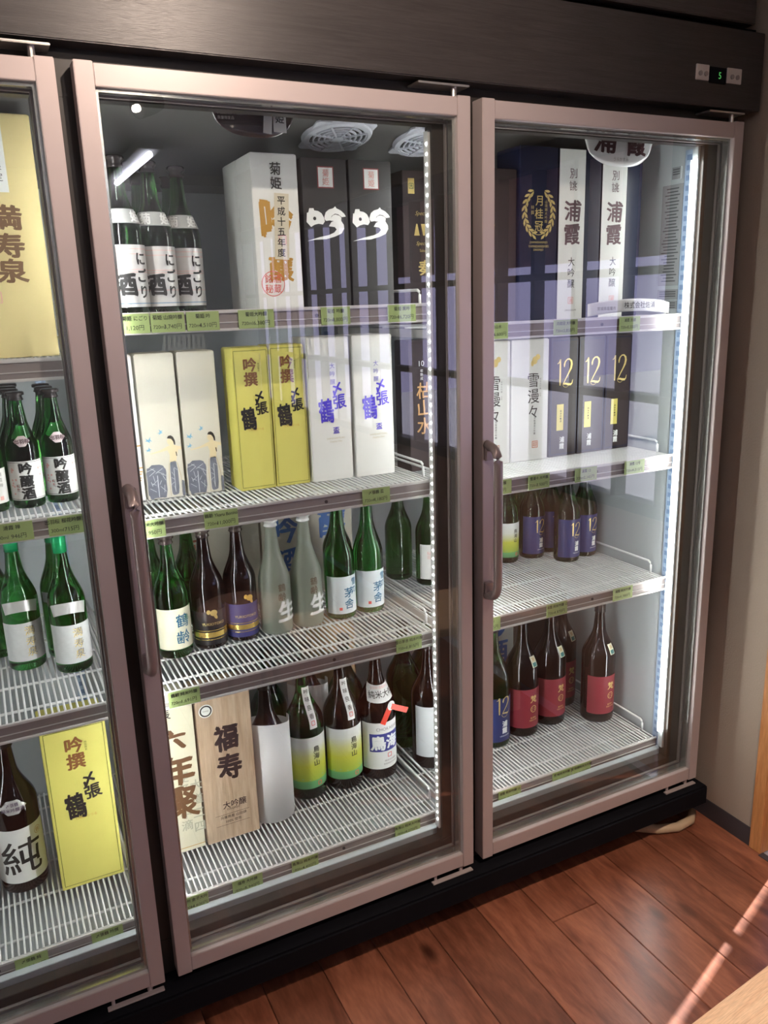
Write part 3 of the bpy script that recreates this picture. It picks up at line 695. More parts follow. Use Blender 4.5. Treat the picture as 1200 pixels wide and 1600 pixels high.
# -- middle bay, top tier
zt = ZS['middle'][0]
for i in range(2):
    r, F1, F2, F3, w = carton(0.376, 0.484, 0.250 + i * 0.108, zt, 0.331, 0.104, carton_w, ('tall white gift box with ochre and black brushed characters beside the black boxes', 'plain white gift box standing behind the tall white box on the top middle shelf')[i])
    if i == 0:
        decor(r, 'lettering', ink, column('菊姫', 0.002, 0.299, 0.027, 1.12, 0.02, 0.12, 0.02), F2)
        decor(r, 'lettering', ochre, [(glyph('吟', 0.06, 0.12, 0.05), 0.000, 0.190, 0.080, 0.105, 0), (glyph('醸', 0.05, 0.12, 0.05), 0.004, 0.088, 0.058, 0.058, 0)], F1)
        decor(r, 'paper_strip', mat('strip_beige', (0.66, 0.60, 0.46), 0.6), [(rect(0.034, 0.140), 0.010, 0.178, 1, 1, -0.05)], F2)
        decor(r, 'lettering', ink, column('平成十五年度', 0.012, 0.233, 0.0195, 1.13, 0.02, 0.15, 0.02, drift=-0.0012), F3)
        decor(r, 'seal', red_i, [(ring(0.026, 0.0275), -0.018, 0.056, 1, 1, 0), (glyph('銘酒', 0.0), -0.018, 0.067, 0.020, 0.020, 0), (glyph('秘蔵', 0.0), -0.018, 0.045, 0.020, 0.020, 0)], F2)
        decor(r, 'seal', pink_i, [(g, 0.010 + a, 0.150 + b, 1, 1, 0) for g, a, b, _, _, _ in frame2d(0.016, 0.018, 0.002)], F3)
brush = [poly(p) for p in (
 [(110,400),(120,285),(135,285),(150,230),(200,228),(205,255),(250,262),(290,290),(315,340),(325,390),(300,430),(250,420),(200,435),(160,462),(135,430)],
 [(322,330),(340,275),(380,240),(430,225),(455,200),(470,225),(520,250),(560,290),(578,325),(530,335),(490,300),(450,292),(410,318),(400,345),(395,375),(340,385),(322,360)],
 [(400,345),(420,315),(455,302),(500,315),(525,340),(520,380),(550,430),(553,480),(520,540),(440,580),(330,615),(200,622),(105,640),(250,590),(370,560),(430,530),(462,490),(440,460),(370,450),(400,400),(430,385),(390,380)])]
for i, (xa, xb) in enumerate(((0.492, 0.602), (0.606, 0.716))):
    r, F1, F2, F3, w = carton(xa, xb, 0.245, zt, 0.325, 0.108, carton_b, ('matt black gift box with a white brushed character, next to the tall white box', 'matt black gift box with a white brushed character, the right one of two')[i])
    it = [([((px - 345) * 0.000208, -(py - 420) * 0.000172) for px, py in g[0]], g[1]) for g in brush]
    decor(r, 'lettering', white_ink, [(g, 0.0, 0.185, 1, 1, 0) for g in it], F1)
    decor(r, 'lettering', carton_b, [(disc(0.004, 0.004, 8), -0.029, 0.196, 1, 1, 0)], F2)
    decor(r, 'label', mat('label_red_edge', (0.30, 0.06, 0.06), 0.5), [(rect(0.040, 0.046), 0.002, 0.284, 1, 1, 0)], F1)
    decor(r, 'label', paper, [(rect(0.035, 0.041), 0.002, 0.284, 1, 1, 0)], F2)
    decor(r, 'lettering', pink_i, column('菊姫', 0.002, 0.293, 0.017, 1.05), F3)
# dark boxes seen past the mullion, right bay top tier
zr = ZS['right'][0]
for i, (xa, xb, yy) in enumerate(((0.790, 0.900, 0.330), (0.915, 1.045, 0.205))):
    r, F1, F2, F3, w = carton(xa, xb, yy, zr, 0.372 if i == 0 else 0.365, 0.085, carton_db, ('dark brown gift box with gold script just right of the row of light points', 'dark gift box with gold script at the left edge behind the right door')[i])
    decor(r, 'label', gold, [(rect(0.018, 0.036), -0.030, 0.335, 1, 1, 0)], F1)
    decor(r, 'lettering', gold, (row('Special', 0.0, 0.270, 0.014, 0, 1, shear=0.4) + [(poly([(-0.5, -0.5), (0.5, -0.5), (0.1, 0.5), (-0.1, 0.5)]), -0.016, 0.232, 0.016, 0.028, 0), (poly([(-0.5, 0.5), (0.5, 0.5), (0.15, -0.5), (-0.15, -0.5)]), 0.004, 0.232, 0.016, 0.028, 0)] + row('Special', 0.0, 0.198, 0.013, 0, 1, shear=0.4) + row('Sake', 0.0, 0.182, 0.010) + column('奏', 0.006, 0.140, 0.040, 1.0, 0.03, 0.15, 0.05)) if i == 0 else row('Special Sake', -0.030, 0.232, 0.012, 0, 1, shear=0.4) + [(poly([(-0.5, -0.5), (0.5, -0.5), (0.1, 0.5), (-0.1, 0.5)]), -0.036, 0.200, 0.016, 0.028, 0)], F1)
    seal(r, F2, -0.030, 0.335, 0.012, mat('ink_dark_green', (0.02, 0.10, 0.05), 0.5), '大')
# navy wreath box
r, F1, F2, F3, w = carton(1.050, 1.168, 0.200, zr, 0.420, 0.100, carton_n, 'navy gift box with a golden laurel wreath on the top right shelf')
leaf = poly([(0, -0.5), (0.22, -0.15), (0.16, 0.25), (0, 0.5), (-0.16, 0.25), (-0.22, -0.15)])
it = []
for s in (-1, 1):
    for k in range(9):
        a = -PI / 2 + s * (0.30 + k * 0.285)
        for off in (-1, 1):
            rr = 0.048 + off * 0.0045
            it.append((leaf, math.cos(a) * rr * 0.92, 0.264 + math.sin(a) * rr * 1.15, 0.015, 0.019, a + s * PI / 2 * 1.0 - PI / 2 + s * off * 0.45))
it += [(ring(0.0455, 0.0468, 40, -PI / 2 - 2.6, -PI / 2 + 2.6, 0.92), 0, 0.264, 1, 1.15, 0)]
decor(r, 'emblem', gold, it, F1)
decor(r, 'lettering', gold, column('月桂冠', 0.0, 0.292, 0.027, 1.12, 0.01) + column('山田錦大吟醸', 0.022, 0.290, 0.0085, 1.1, 0) + column('特撰', -0.020, 0.276, 0.010, 1.2, 0)
      + row('JUNMAIDAIGINJO', 0, 0.192, 0.007) + row('YAMADANISHIKI', 0, 0.183, 0.0085) + row('DAIGINJO', 0, 0.174, 0.007), F2)
for i, (xa, xb) in enumerate(((1.171, 1.309), (1.311, 1.449))):
    r, F1, F2, F3, w = carton(xa, xb, 0.200, zr, 0.420, 0.100, carton_n, ('navy box with a white character strip, beside the laurel wreath box', 'navy box with a white character strip, rightmost on the top right shelf')[i])
    decor(r, 'paper_strip', paper, [(rect(0.083, 0.4165), -0.0265, 0.2085, 1, 1, 0)], F1)
    decor(r, 'lettering', mat('ink_plum', (0.10, 0.055, 0.065), 0.5), column('浦霞', -0.024, 0.270, 0.055, 1.05, 0.04, 0.12, 0.05) + column('別誂', -0.024, 0.360, 0.026, 1.15, 0.0, 0.15, 0.05), F2)
    decor(r, 'lettering', ink, column('大吟醸', -0.024, 0.145, 0.024, 1.15, 0.0, 0.15, 0.05), F2)
    seal(r, F2, -0.024, 0.047, 0.016, pink_i, '浦')
    decor(r, 'lettering', ink_s, row('URAKASUMI', -0.024, 0.022, 0.007), F2)
# -- hanging and standing cards
def curved_card(name, x, y, z, w, h, bend, m, shape, label):
    r = empty(name, (x, y, z), label, 'card')
    bm = new(); nx = 22; ny = 8; g = {}
    for j in range(ny + 1):
        for i in range(nx + 1):
            u = i / nx * 2 - 1; v = j / ny
            a, b = shape(u, v)
            g[i, j] = bm.verts.new((a * w / 2, -bend * math.cos(a * 1.3), b * h))
    for j in range(ny):
        for i in range(nx): bm.faces.new((g[i, j], g[i + 1, j], g[i + 1, j + 1], g[i, j + 1]))
    o = fin('card_sheet', bm, m, r, True); s = o.modifiers.new('thick', 'SOLIDIFY'); s.thickness = 0.0012; s.offset = 1
    return r, (lambda px, py, e=0.0: (px, -bend * math.cos(px / (w / 2) * 1.3) - 0.0024 - e, py))
half = lambda u, v: (u * (0.80 + 0.20 * v ** 0.7), -1 + 0.0 + (1 - 0.0) * v + (1 - v) * 0.30 * abs(u) ** 3)
r, mp = curved_card('hanging_card', 1.285, 0.118, 1.8445, 0.235, 0.095, 0.012, mat('card_gloss_white', (0.74, 0.77, 0.78), 0.12, coat=0.6), half, 'white glossy card with two large black characters hung above the navy boxes')
decor(r, 'lettering', mat('ink_wine', (0.05, 0.015, 0.018), 0.4), [(glyph('浦', 0.05, 0.12, 0.05), -0.050, -0.036, 0.072, 0.062, 0), (glyph('霞', 0.05, 0.12, 0.05), 0.050, -0.040, 0.072, 0.062, 0)], mp)
decor(r, 'lettering', ink_s, row('うらかすみ', 0.0, -0.078, 0.010), mp)
r, mp = curved_card('hanging_card', 0.345, 0.118, 1.8445, 0.185, 0.078, 0.012, mat('card_gloss_dark', (0.03, 0.018, 0.017), 0.08, coat=0.8), half, 'dark glossy card with small white print hung above the tall white box')
decor(r, 'lettering', mat('ink_card_grey', (0.45, 0.43, 0.42), 0.5), row('日本酒蔵元より直送の', -0.050, -0.036, 0.0065) + row('数量限定品', -0.058, -0.045, 0.0065), mp)
decor(r, 'lettering', ink, column('姫', 0.052, -0.040, 0.020, 1, 0.02), lambda a, b, e=0.0: (lambda q: (q[0], q[1] - 0.0006 - e, q[2]))(mp(a, b)))
decor(r, 'picture', paper, [(rect(0.028, 0.044), 0.052, -0.044, 1, 1, 0.0), (rect(0.018, 0.040), 0.026, -0.050, 1, 1, -0.1)], mp)
band = lambda u, v: (u, v + 0.30 * (1 - u * u) - 0.10 - 0.25 * (1 if u > 0.75 else 0) * (u - 0.75) * v * 2)
r, mp = curved_card('curled_card', 1.345, 0.1195, 1.393, 0.280, 0.032, 0.008, mat('card_paper_white', (0.76, 0.77, 0.77), 0.4), band, 'white curled card with a line of black characters standing on the top right rail')
decor(r, 'lettering', ink, row('株式会社佐浦', 0.030, 0.022, 0.0185, 0.012), mp)
decor(r, 'lettering', ink_s, row('宮城県塩竈市', -0.082, 0.016, 0.010, 0.01), mp)

# -- middle bay, second tier
z = ZS['middle'][1]
r, F1, F2, F3, w = carton(0.005, 0.090, 0.285, z, 0.325, 0.085, carton_w, 'white gift box with gold flourishes half hidden by the middle door frame', rz=0)
decor(r, 'lettering', ochre, [(rect(0.045, 0.0035), 0.020, 0.125, 1, 1, 0.05)] + [(rect(0.028 - 0.003 * k, 0.003), 0.028, 0.075 - k * 0.007, 1, 1, 0.1 * (-1) ** k) for k in range(5)], F1)
skin = mat('ink_skin', (0.80, 0.68, 0.42), 0.6); line_i = mat('ink_tan_line', (0.55, 0.46, 0.28), 0.6); hair = mat('ink_hair', (0.03, 0.025, 0.02), 0.6)
greyb = mat('ink_blue_grey', (0.16, 0.175, 0.22), 0.7, var=0.45, scale=60); bird_i = mat('ink_sky', (0.18, 0.45, 0.66), 0.6)
bird = poly([(0, 0), (-0.5, 0.35), (-0.25, -0.02), (-0.55, -0.15), (-0.1, -0.25), (0.2, -0.5), (0.2, -0.15), (0.6, -0.3), (0.3, 0.05), (0.35, 0.5), (0.1, 0.15)])
for i, (xa, xb) in enumerate(((0.094, 0.180), (0.186, 0.272))):
    r, F1, F2, F3, w = carton(xa, xb, 0.281, z, 0.326, 0.085, carton_iv, ('ivory box printed with a woman, birds and trees, the left one of two', 'ivory box printed with a woman, birds and trees, beside the yellow boxes')[i])
    def blob(cx, cy, ww, hh, seed):
        rr = random.Random(seed); n = 26; pts = []
        for k in range(n):
            a = 2 * PI * k / n; c, s = math.cos(a), math.sin(a)
            f = 1 + rr.uniform(-0.06, 0.05)
            pts.append((cx + math.copysign(abs(c) ** 0.45, c) * ww / 2 * f, cy + math.copysign(abs(s) ** 0.45, s) * hh / 2 * f))
        return poly(pts)
    decor(r, 'picture', greyb, [(blob(-0.020, 0.040, 0.044, 0.078, 1), 0, 0, 1, 1, 0), (blob(0.020, 0.044, 0.017, 0.080, 2), 0, 0, 1, 1, 0), (blob(0.038, 0.020, 0.007, 0.036, 3), 0, 0, 1, 1, 0)], F1)
    decor(r, 'picture', skin, [(poly([(0.012, 0.082), (0.027, 0.082), (0.030, 0.096), (0.034, 0.110), (0.042, 0.108), (0.042, 0.115), (0.030, 0.119), (0.024, 0.121), (0.025, 0.128), (0.022, 0.136), (0.015, 0.137), (0.010, 0.132), (0.012, 0.124), (0.017, 0.121), (0.009, 0.118), (-0.008, 0.111), (-0.030, 0.106), (-0.030, 0.104), (-0.006, 0.107), (0.010, 0.110), (0.014, 0.098)]), 0, 0, 1, 1, 0)], F1)
    decor(r, 'picture', hair, [(poly([(0.011, 0.137), (0.014, 0.142), (0.020, 0.143), (0.025, 0.139), (0.0285, 0.130), (0.0285, 0.121), (0.026, 0.121), (0.024, 0.129), (0.020, 0.135)]), 0, 0, 1, 1, 0), (rect(0.002, 0.010), 0.029, 0.100, 1, 1, 0.1)], F2)
    decor(r, 'picture', bird_i, [(bird, -0.030, 0.137, 0.014, 0.014, 0), (bird, -0.003, 0.152, 0.012, 0.012, 0.9), (bird, -0.032, 0.115, 0.012, 0.011, 0.4)], F1)
    tw = [(rect(0.0016, 0.050), -0.018, 0.030, 1, 1, 0), (rect(0.0012, 0.055), 0.020, 0.040, 1, 1, 0)]
    rr = random.Random(5)
    for k in range(16): tw.append((rect(0.0009, rr.uniform(0.010, 0.020)), -0.018 + rr.uniform(-0.016, 0.016), 0.022 + rr.uniform(0, 0.048), 1, 1, rr.uniform(-1.3, 1.3)))
    for k in range(5): tw.append((rect(0.0007, 0.010), 0.020 + rr.uniform(-0.005, 0.005), 0.022 + k * 0.011, 1, 1, rr.uniform(-1, 1)))
    decor(r, 'picture', mat('ink_branch', (0.62, 0.66, 0.70), 0.6), tw, F2)
    decor(r, 'picture', line_i, [(poly([(0.010, 0.080), (0.007, 0.050), (0.008, 0.004), (0.009, 0.004), (0.0085, 0.050), (0.0115, 0.080)]), 0, 0, 1, 1, 0), (poly([(0.028, 0.080), (0.034, 0.050), (0.036, 0.004), (0.037, 0.004), (0.0355, 0.050), (0.0295, 0.080)]), 0, 0, 1, 1, 0)], F1)
line_g = mat('ink_olive', (0.10, 0.13, 0.02), 0.5)
def yellow_box(xa, xb, y, z, h, d, label):
    r, F1, F2, F3, w = carton(xa, xb, y, z, h, d, carton_y, label); k = h / 0.33
    decor(r, 'border_line', line_g, [(g, a, h / 2 + b, 1, 1, 0) for g, a, b, _, _, _ in frame2d(w * 0.90, h * 0.955, 0.0011 * k)], F1)
    decor(r, 'lettering', mat('ink_copper', (0.30, 0.13, 0.045), 0.35, 0.2), column('吟撰', -0.002 * k, 0.291 * k, 0.033 * k, 0.98, 0.05), F1)
    decor(r, 'lettering', line_g, column('特別限定', 0.018 * k, 0.292 * k, 0.0045 * k, 1.1, 0.0), F1)
    decor(r, 'lettering', ink, [(glyph('〆', 0.06, 0.1, 0.05), 0.015 * k, 0.216 * k, 0.030 * k, 0.030 * k, 0.2), (glyph('張', 0.045, 0.1, 0.06), 0.020 * k, 0.190 * k, 0.030 * k, 0.030 * k, 0.08),
                               (glyph('鶴', 0.045, 0.1, 0.06), -0.013 * k, 0.170 * k, 0.038 * k, 0.056 * k, 0.06)], F1)
    decor(r, 'lettering', mat('ink_orange', (0.60, 0.28, 0.05), 0.5), row('しめはりつる', 0.003 * k, 0.143 * k, 0.0065 * k), F1)
    return r
yellow_box(0.301, 0.387, 0.246, z, 0.329, 0.085, 'yellow box with black brushed characters on the second middle shelf, left one')
yellow_box(0.389, 0.474, 0.246, z, 0.331, 0.085, 'yellow box with black brushed characters, touching the white boxes')
for i, (xa, xb) in enumerate(((0.479, 0.586), (0.592, 0.698))):
    r, F1, F2, F3, w = carton(xa, xb, 0.238 - 0.006 * i, z, 0.344, 0.108, carton_w, ('white box with violet blue characters beside the yellow boxes', 'white box with violet blue characters at the right end of the second middle shelf')[i])
    decor(r, 'lettering', mat('ink_violet', (0.14, 0.12, 0.55), 0.3, 0.2), column('大吟醸', 0.008, 0.276, 0.014, 1.35, 0.0, 0.15, 0.04), F1)
    decor(r, 'lettering', mat('ink_royal', (0.10, 0.07, 0.68), 0.3, 0.2), [(glyph('〆', 0.05, 0.1, 0.05), 0.018, 0.221, 0.034, 0.034, 0.2), (glyph('張', 0.035, 0.1, 0.06), 0.024, 0.190, 0.034, 0.036, 0.08),
                               (glyph('鶴', 0.035, 0.1, 0.06), -0.012, 0.172, 0.042, 0.062, 0.06), (glyph('盃', 0.02, 0.1, 0.04), 0.012, 0.122, 0.018, 0.018, 0)], F1)
    decor(r, 'lettering', mat('ink_tan', (0.52, 0.45, 0.28), 0.5), row('SHIMEHARITSURU', 0.010, 0.103, 0.0060) + row('Daiginjo Sake', 0.010, 0.095, 0.0060), F1)
# dark box behind the light points, right bay second tier
z = ZS['right'][1]
r, F1, F2, F3, w = carton(0.790, 0.890, 0.318, z, 0.345, 0.080, carton_db, 'dark brown box with orange brushed characters seen past the row of light points')
decor(r, 'lettering', mat('ink_bronze', (0.62, 0.36, 0.14), 0.35, 0.3), column('枯山水', -0.006, 0.215, 0.046, 1.02, 0.02, 0.12, 0.05), F1)
decor(r, 'lettering', white_ink, row('10', -0.012, 0.285, 0.020) + column('年熟成', -0.012, 0.266, 0.009, 1.1), F1)
for i, (xa, xb) in enumerate(((0.948, 1.073), (1.077, 1.202))):
    r, F1, F2, F3, w = carton(xa, xb, 0.266, z, 0.334, 0.105, carton_w, ('white box with a cursive name, cut by the left edge of the right door glass', 'white box with a cursive name and orange seal beside the black boxes')[i])
    decor(r, 'lettering', mat('ink_dark_brown', (0.03, 0.02, 0.02), 0.5), column('雪漫々', 0.010, 0.222, 0.042, 1.02, 0.0, 0.12, 0.04), F1)
    decor(r, 'emblem', gold, [(disc(0.009, 0.011, 10), 0.014, 0.276, 1, 1, 0), (disc(0.008, 0.008, 8), 0.024, 0.285, 1, 1, 0), (disc(0.005, 0.008, 8), 0.006, 0.268, 1, 1, 0)], F1)
    decor(r, 'lettering', ink_s, column('純米大吟醸 山形', 0.034, 0.225, 0.0055, 1.2, 0.0) + column('出羽桜酒造大吟醸', 0.016, 0.125, 0.0065, 1.1), F1)
    seal(r, F1, 0.018, 0.044, 0.018, mat('ink_vermilion', (0.62, 0.20, 0.10), 0.5), '印')
for i, (xa, xb) in enumerate(((1.206, 1.302), (1.305, 1.401), (1.404, 1.500))):
    r, F1, F2, F3, w = carton(xa, xb, 0.264, z, 0.333, 0.100, carton_db, ('black box with a gold 12, beside the white boxes', 'black box with a gold 12, the middle one of three', 'black box with a gold 12, beside the inner wall')[i])
    decor(r, 'border_line', carton_n, [(g, a, 0.166 + b, 1, 1, 0) for g, a, b, _, _, _ in frame2d(w * 0.93, 0.318, 0.004)], F1)
    decor(r, 'lettering', gold, [(serif12(), 0.004, 0.237, 0.078, 0.086, 0)], F2)
    decor(r, 'emblem', gold, [(ring(0.011, 0.0118, 16, PI, 2 * PI), 0.006, 0.207, 1, 1, 0)], F2)
    decor(r, 'label', mat('label_yellow', (0.74, 0.63, 0.16), 0.4, 0.2), [(rect(0.024, 0.074), -0.012, 0.112, 1, 1, 0)], F2)
    decor(r, 'lettering', ink, column('純米吟醸酒', -0.010, 0.130, 0.006, 1.2), F3)
    decor(r, 'lettering', white_ink, column('浦霞', -0.004, 0.048, 0.018, 1.05, 0.04), F2)
# -- middle bay, third tier: shipping cartons behind
z = ZS['middle'][2]
r, F1, F2, F3, w = carton(0.150, 0.420, 0.520, z, 0.285, 0.15, board_g, 'pale shipping carton with red print behind the left bottles of the third middle shelf', 'shipping cartons behind the bottles', name='shipping_carton')
decor(r, 'emblem', mat('ink_brick', (0.34, 0.09, 0.05), 0.6), [(g, -0.055 + a, yy + b, 1, 1, 0) for yy in (0.185, 0.125) for g, a, b, _, _, _ in frame2d(0.045, 0.045, 0.006)] + [(glyph('出', 0.03), -0.055, 0.185, 0.034, 0.034, 0), (glyph('山', 0.03), -0.055, 0.125, 0.034, 0.034, 0)], F1)
r, F1, F2, F3, w = carton(0.425, 0.700, 0.520, z, 0.300, 0.15, board_g, 'pale shipping carton with blue brushed print behind the frosted bottles', 'shipping cartons behind the bottles', name='shipping_carton')
decor(r, 'lettering', mat('ink_marine', (0.05, 0.14, 0.38), 0.6), [(glyph('吟', 0.05, 0.12, 0.04), -0.070, 0.200, 0.085, 0.085, 0), (glyph('醸', 0.05, 0.12, 0.04), 0.075, 0.200, 0.085, 0.085, 0), (glyph('酒', 0.04, 0.12, 0.04), -0.060, 0.110, 0.075, 0.075, 0)], F1)
# -- bottom tier boxes
z = ZS['middle'][3]
r, F1, F2, F3, w = carton(-0.001, 0.141, 0.262, z, 0.408, 0.120, mat('carton_cream', (0.70, 0.67, 0.50), 0.6, var=0.03), 'cream box with large brown brushed characters at the left end of the bottom middle shelf')
decor(r, 'lettering', brown_i, [(glyph('六', 0.05, 0.12, 0.05), 0.012, 0.315, 0.075, 0.060, 0), (glyph('年', 0.06, 0.12, 0.05), 0.022, 0.232, 0.080, 0.085, 0), (glyph('聚', 0.05, 0.12, 0.06), 0.026, 0.140, 0.075, 0.095, 0)], F2)
decor(r, 'lettering', mat('ink_faint', (0.44, 0.44, 0.34), 0.6), column('便了心中滴', 0.030, 0.208, 0.031, 1.08) + column('大道三四', 0.061, 0.180, 0.031, 1.28), F1)
decor(r, 'lettering', ink, column('張', 0.002, 0.387, 0.032, 1, 0.01, 0.12, 0.05), F2)
decor(r, 'border_line', ochre, [(rect(w, 0.0018), 0, 0.012, 1, 1, 0)], F1)
woodbox = wood_mat('box_wood', (0.40, 0.285, 0.185), (0.54, 0.41, 0.29), 0.5, (6, 6, 0.5), 0.3)
r, F1, F2, F3, w = carton(0.146, 0.284, 0.258, z, 0.406, 0.120, woodbox, 'wood-grain box with two large dark characters on the bottom middle shelf')
decor(r, 'lettering', mat('ink_umber', (0.022, 0.014, 0.016), 0.5), [(glyph('福', 0.055, 0.1, 0.05), 0.000, 0.288, 0.066, 0.076, 0), (glyph('寿', 0.055, 0.1, 0.05), 0.004, 0.208, 0.064, 0.074, 0)]
      + row('大吟醸', 0.008, 0.100, 0.022, 0.01, 0.95) + row('DAIGINJO', 0.004, 0.086, 0.0075) + [(rect(0.088, 0.0008), 0.0, 0.074, 1, 1, 0), (rect(0.088, 0.0008), 0.0, 0.044, 1, 1, 0)]
      + row('兵庫県産 山田錦', 0.002, 0.066, 0.0095) + row('100% 使用', 0.002, 0.053, 0.0095), F1)
decor(r, 'emblem', ink, [(ring(0.0115, 0.0150), -0.044, 0.372, 1, 1, 0)], F2)
decor(r, 'emblem', paper, [(disc(0.0175, 0.0175, 28), -0.044, 0.372, 1, 1, 0)], F1)
decor(r, 'emblem', ink, row('FUKUJU', -0.044, 0.372, 0.0042), F3)
r, F1, F2, F3, w = carton(0.585, 0.700, 0.535, z, 0.400, 0.115, kraft, 'brown kraft box with faint dark characters behind the bottles of the bottom middle shelf')
decor(r, 'lettering', mat('ink_sepia', (0.12, 0.07, 0.03), 0.6), column('大吟醸', -0.025, 0.355, 0.020, 1.15, 0.02), F1)
decor(r, 'lettering', MATS['ink_sepia'], column('吟醸', 0.018, 0.362, 0.020, 1.15, 0.02), F1)
yellow_box(-0.203, -0.060, 0.272, ZS['left'][3], 0.420, 0.120, 'tall yellow box with black brushed characters behind the left door')
z = ZS['left'][0]
r, F1, F2, F3, w = carton(-0.262, -0.059, 0.218, z, 0.445, 0.100, carton_cy, 'large pale gold box with brown characters behind the left door')
decor(r, 'lettering', mat('ink_mud', (0.17, 0.09, 0.04), 0.5), column('満寿泉', 0.036, 0.260, 0.046, 1.05, 0.05, 0.12, 0.05, w=1.25), F1)
decor(r, 'paper_strip', paper, [(rect(0.080, 0.128), 0.0095, 0.370, 1, 1, 0.0)], F1)
decor(r, 'lettering', ink_s, column('純米大吟醸', 0.000, 0.405, 0.015, 1.15) + column('限定', 0.034, 0.352, 0.016, 1.2), F2)
seal(r, F1, 0.000, 0.115, 0.020, pink_i, '泉')
z = ZS['right'][3]
r, F1, F2, F3, w = carton(1.060, 1.275, 0.520, z, 0.360, 0.15, mat('carton_mist', (0.50, 0.50, 0.46), 0.6, var=0.05), 'pale carton with a brown panel and blue brush marks behind the red-labelled bottles', 'shipping cartons behind the bottles', name='shipping_carton')
decor(r, 'label', mat('ink_rust', (0.30, 0.08, 0.05), 0.6), [(rect(0.042, 0.16), -0.065, 0.255, 1, 1, 0)], F1)
decor(r, 'lettering', board_g, column('本吟醸', -0.065, 0.300, 0.036, 1.1, 0.02), F2)
decor(r, 'lettering', MATS['ink_marine'], [(glyph('の', 0.08), 0.030, 0.285, 0.10, 0.10, 0), (glyph('酒', 0.04), 0.04, 0.19, 0.09, 0.09, 0)], F1)
carton(1.280, 1.500, 0.560, z, 0.385, 0.12, mat('carton_umber', (0.10, 0.065, 0.055), 0.6, var=0.1), 'dark brown carton standing against the back wall behind the right door', 'shipping cartons behind the bottles', name='shipping_carton')

# ------------------------------------------------------------------ BOTTLES
def profile(H, R, rn, s0=0.52, s1=0.80):
    p = [(0.0, 0.003), (R * 0.70, 0.0008), (R * 0.92, 0.0006), (R * 0.985, 0.004), (R, 0.010), (R, s0 * H)]
    for k in range(1, 10):
        t = k / 10; p.append((rn * 1.25 + (R - rn * 1.25) * (0.5 + 0.5 * math.cos(PI * t ** 0.88)), (s0 + (s1 - s0) * t) * H))
    p += [(rn * 1.22, s1 * H), (rn, 0.90 * H), (rn, 0.955 * H)]
    return p
def rad(p, z):
    for (r0, z0), (r1, z1) in zip(p[2:], p[3:]):
        if z0 <= z <= z1 and z1 > z0: return r0 + (r1 - r0) * (z - z0) / (z1 - z0)
    return p[-1][0]
def wrap(p, eps, ang=0.0):
    def f(px, pz, e=0.0):
        r = rad(p, pz); a = px / max(r, 0.012) + ang
        return ((r + eps + e) * math.sin(a), -(r + eps + e) * math.cos(a), pz)
    return f
KIND = {'720': (0.298, 0.0405, 0.0135), '1800': (0.398, 0.0525, 0.0150), '300': (0.235, 0.0315, 0.0125), '720g': (0.318, 0.0405, 0.0135), '720t': (0.338, 0.0405, 0.0135), '720n': (0.305, 0.0415, 0.0135)}
class B:
    def __init__(s, kind, glass, cap, name='sake_bottle', s0=0.52, s1=0.80, capstyle='cap'):
        H, R, rn = KIND[kind]; s.H, s.R = H, R; s.p = profile(H, R, rn, s0, s1)
        s.r = empty(name, (0, 0, 0), 'x', 'bottle', 'sake bottles in the refrigerator')
        bm = new(); lathe(bm, s.p + [(0.0, 0.955 * H)], 36); fin('glass_body', bm, glass, s.r, True)
        bm = new(); rc = rn + 0.0022
        if capstyle == 'cap': pr = [(rc, 0.915 * H), (rc + 0.0006, 0.918 * H), (rc, 0.925 * H), (rc, 0.985 * H), (rc + 0.0015, 0.988 * H), (rc + 0.0015, 0.998 * H), (rc - 0.002, H), (0.0, H)]
        elif capstyle == 'crown': pr = [(rc, 0.925 * H), (rc + 0.0015, 0.932 * H), (rc, 0.942 * H), (rc - 0.0008, 0.965 * H), (rc + 0.0035, 0.970 * H), (rc + 0.0035, 0.992 * H), (rc + 0.001, H), (0.0, H)]
        else: pr = [(rc, 0.875 * H), (rc, 0.99 * H), (rc - 0.002, H), (0.0, H)]
        lathe(bm, [(rn - 0.001, pr[0][1])] + pr, 24); fin('cap', bm, cap, s.r, True)
    def label(s, m, w, z0, z1, ang=0.0, name='label', eps=0.0006, cut=None):
        nx = max(4, int(w / 0.004)); ny = max(2, int((z1 - z0) / 0.012))
        vs, fs = rect(w, z1 - z0, nx, ny)
        if cut: vs = [cut(v[0], v[1]) for v in vs]
        s.l = decor(s.r, name, m, [((vs, fs), 0, (z0 + z1) / 2, 1, 1, 0)], wrap(s.p, eps, ang))
        for f in s.l.data.polygons: f.use_smooth = True
        s.ang = ang; return s
    def text(s, m, items, layer=1, name='lettering', own=True):
        decor(s.l if own else s.r, name, m, items, wrap(s.p, 0.0006 + 0.0004 * layer, s.ang)); return s
used = set()
def put(b, x, y, z, label, rz=0.0):
    r = b.r if isinstance(b, B) else b
    if id(r) in used or r.name in used: r = copy_tree(r)
    else: used.add(r.name)
    r.location = (x, y, z + 0.0003); r.rotation_euler = (0, 0, rz); r['label'] = label
    return r
def col(s, x, y, size, gap=1.05, bold=0.02, rough=0.0, drift=0.0, w=1.0): return column(s, x, y, size, gap, bold, 0.12, rough, w, drift)
def rw(s, x, y, size, bold=0.0, w=1.0): return row(s, x, y, size, bold, w, 0.25)

# plain bottles for the back rows
plain_dg = B('720', g_dgreen, cap_blk); plain_br = B('1800', g_brown, cap_blk, s0=0.56); plain_g18 = B('1800', g_dgreen, cap_blk, s0=0.56)

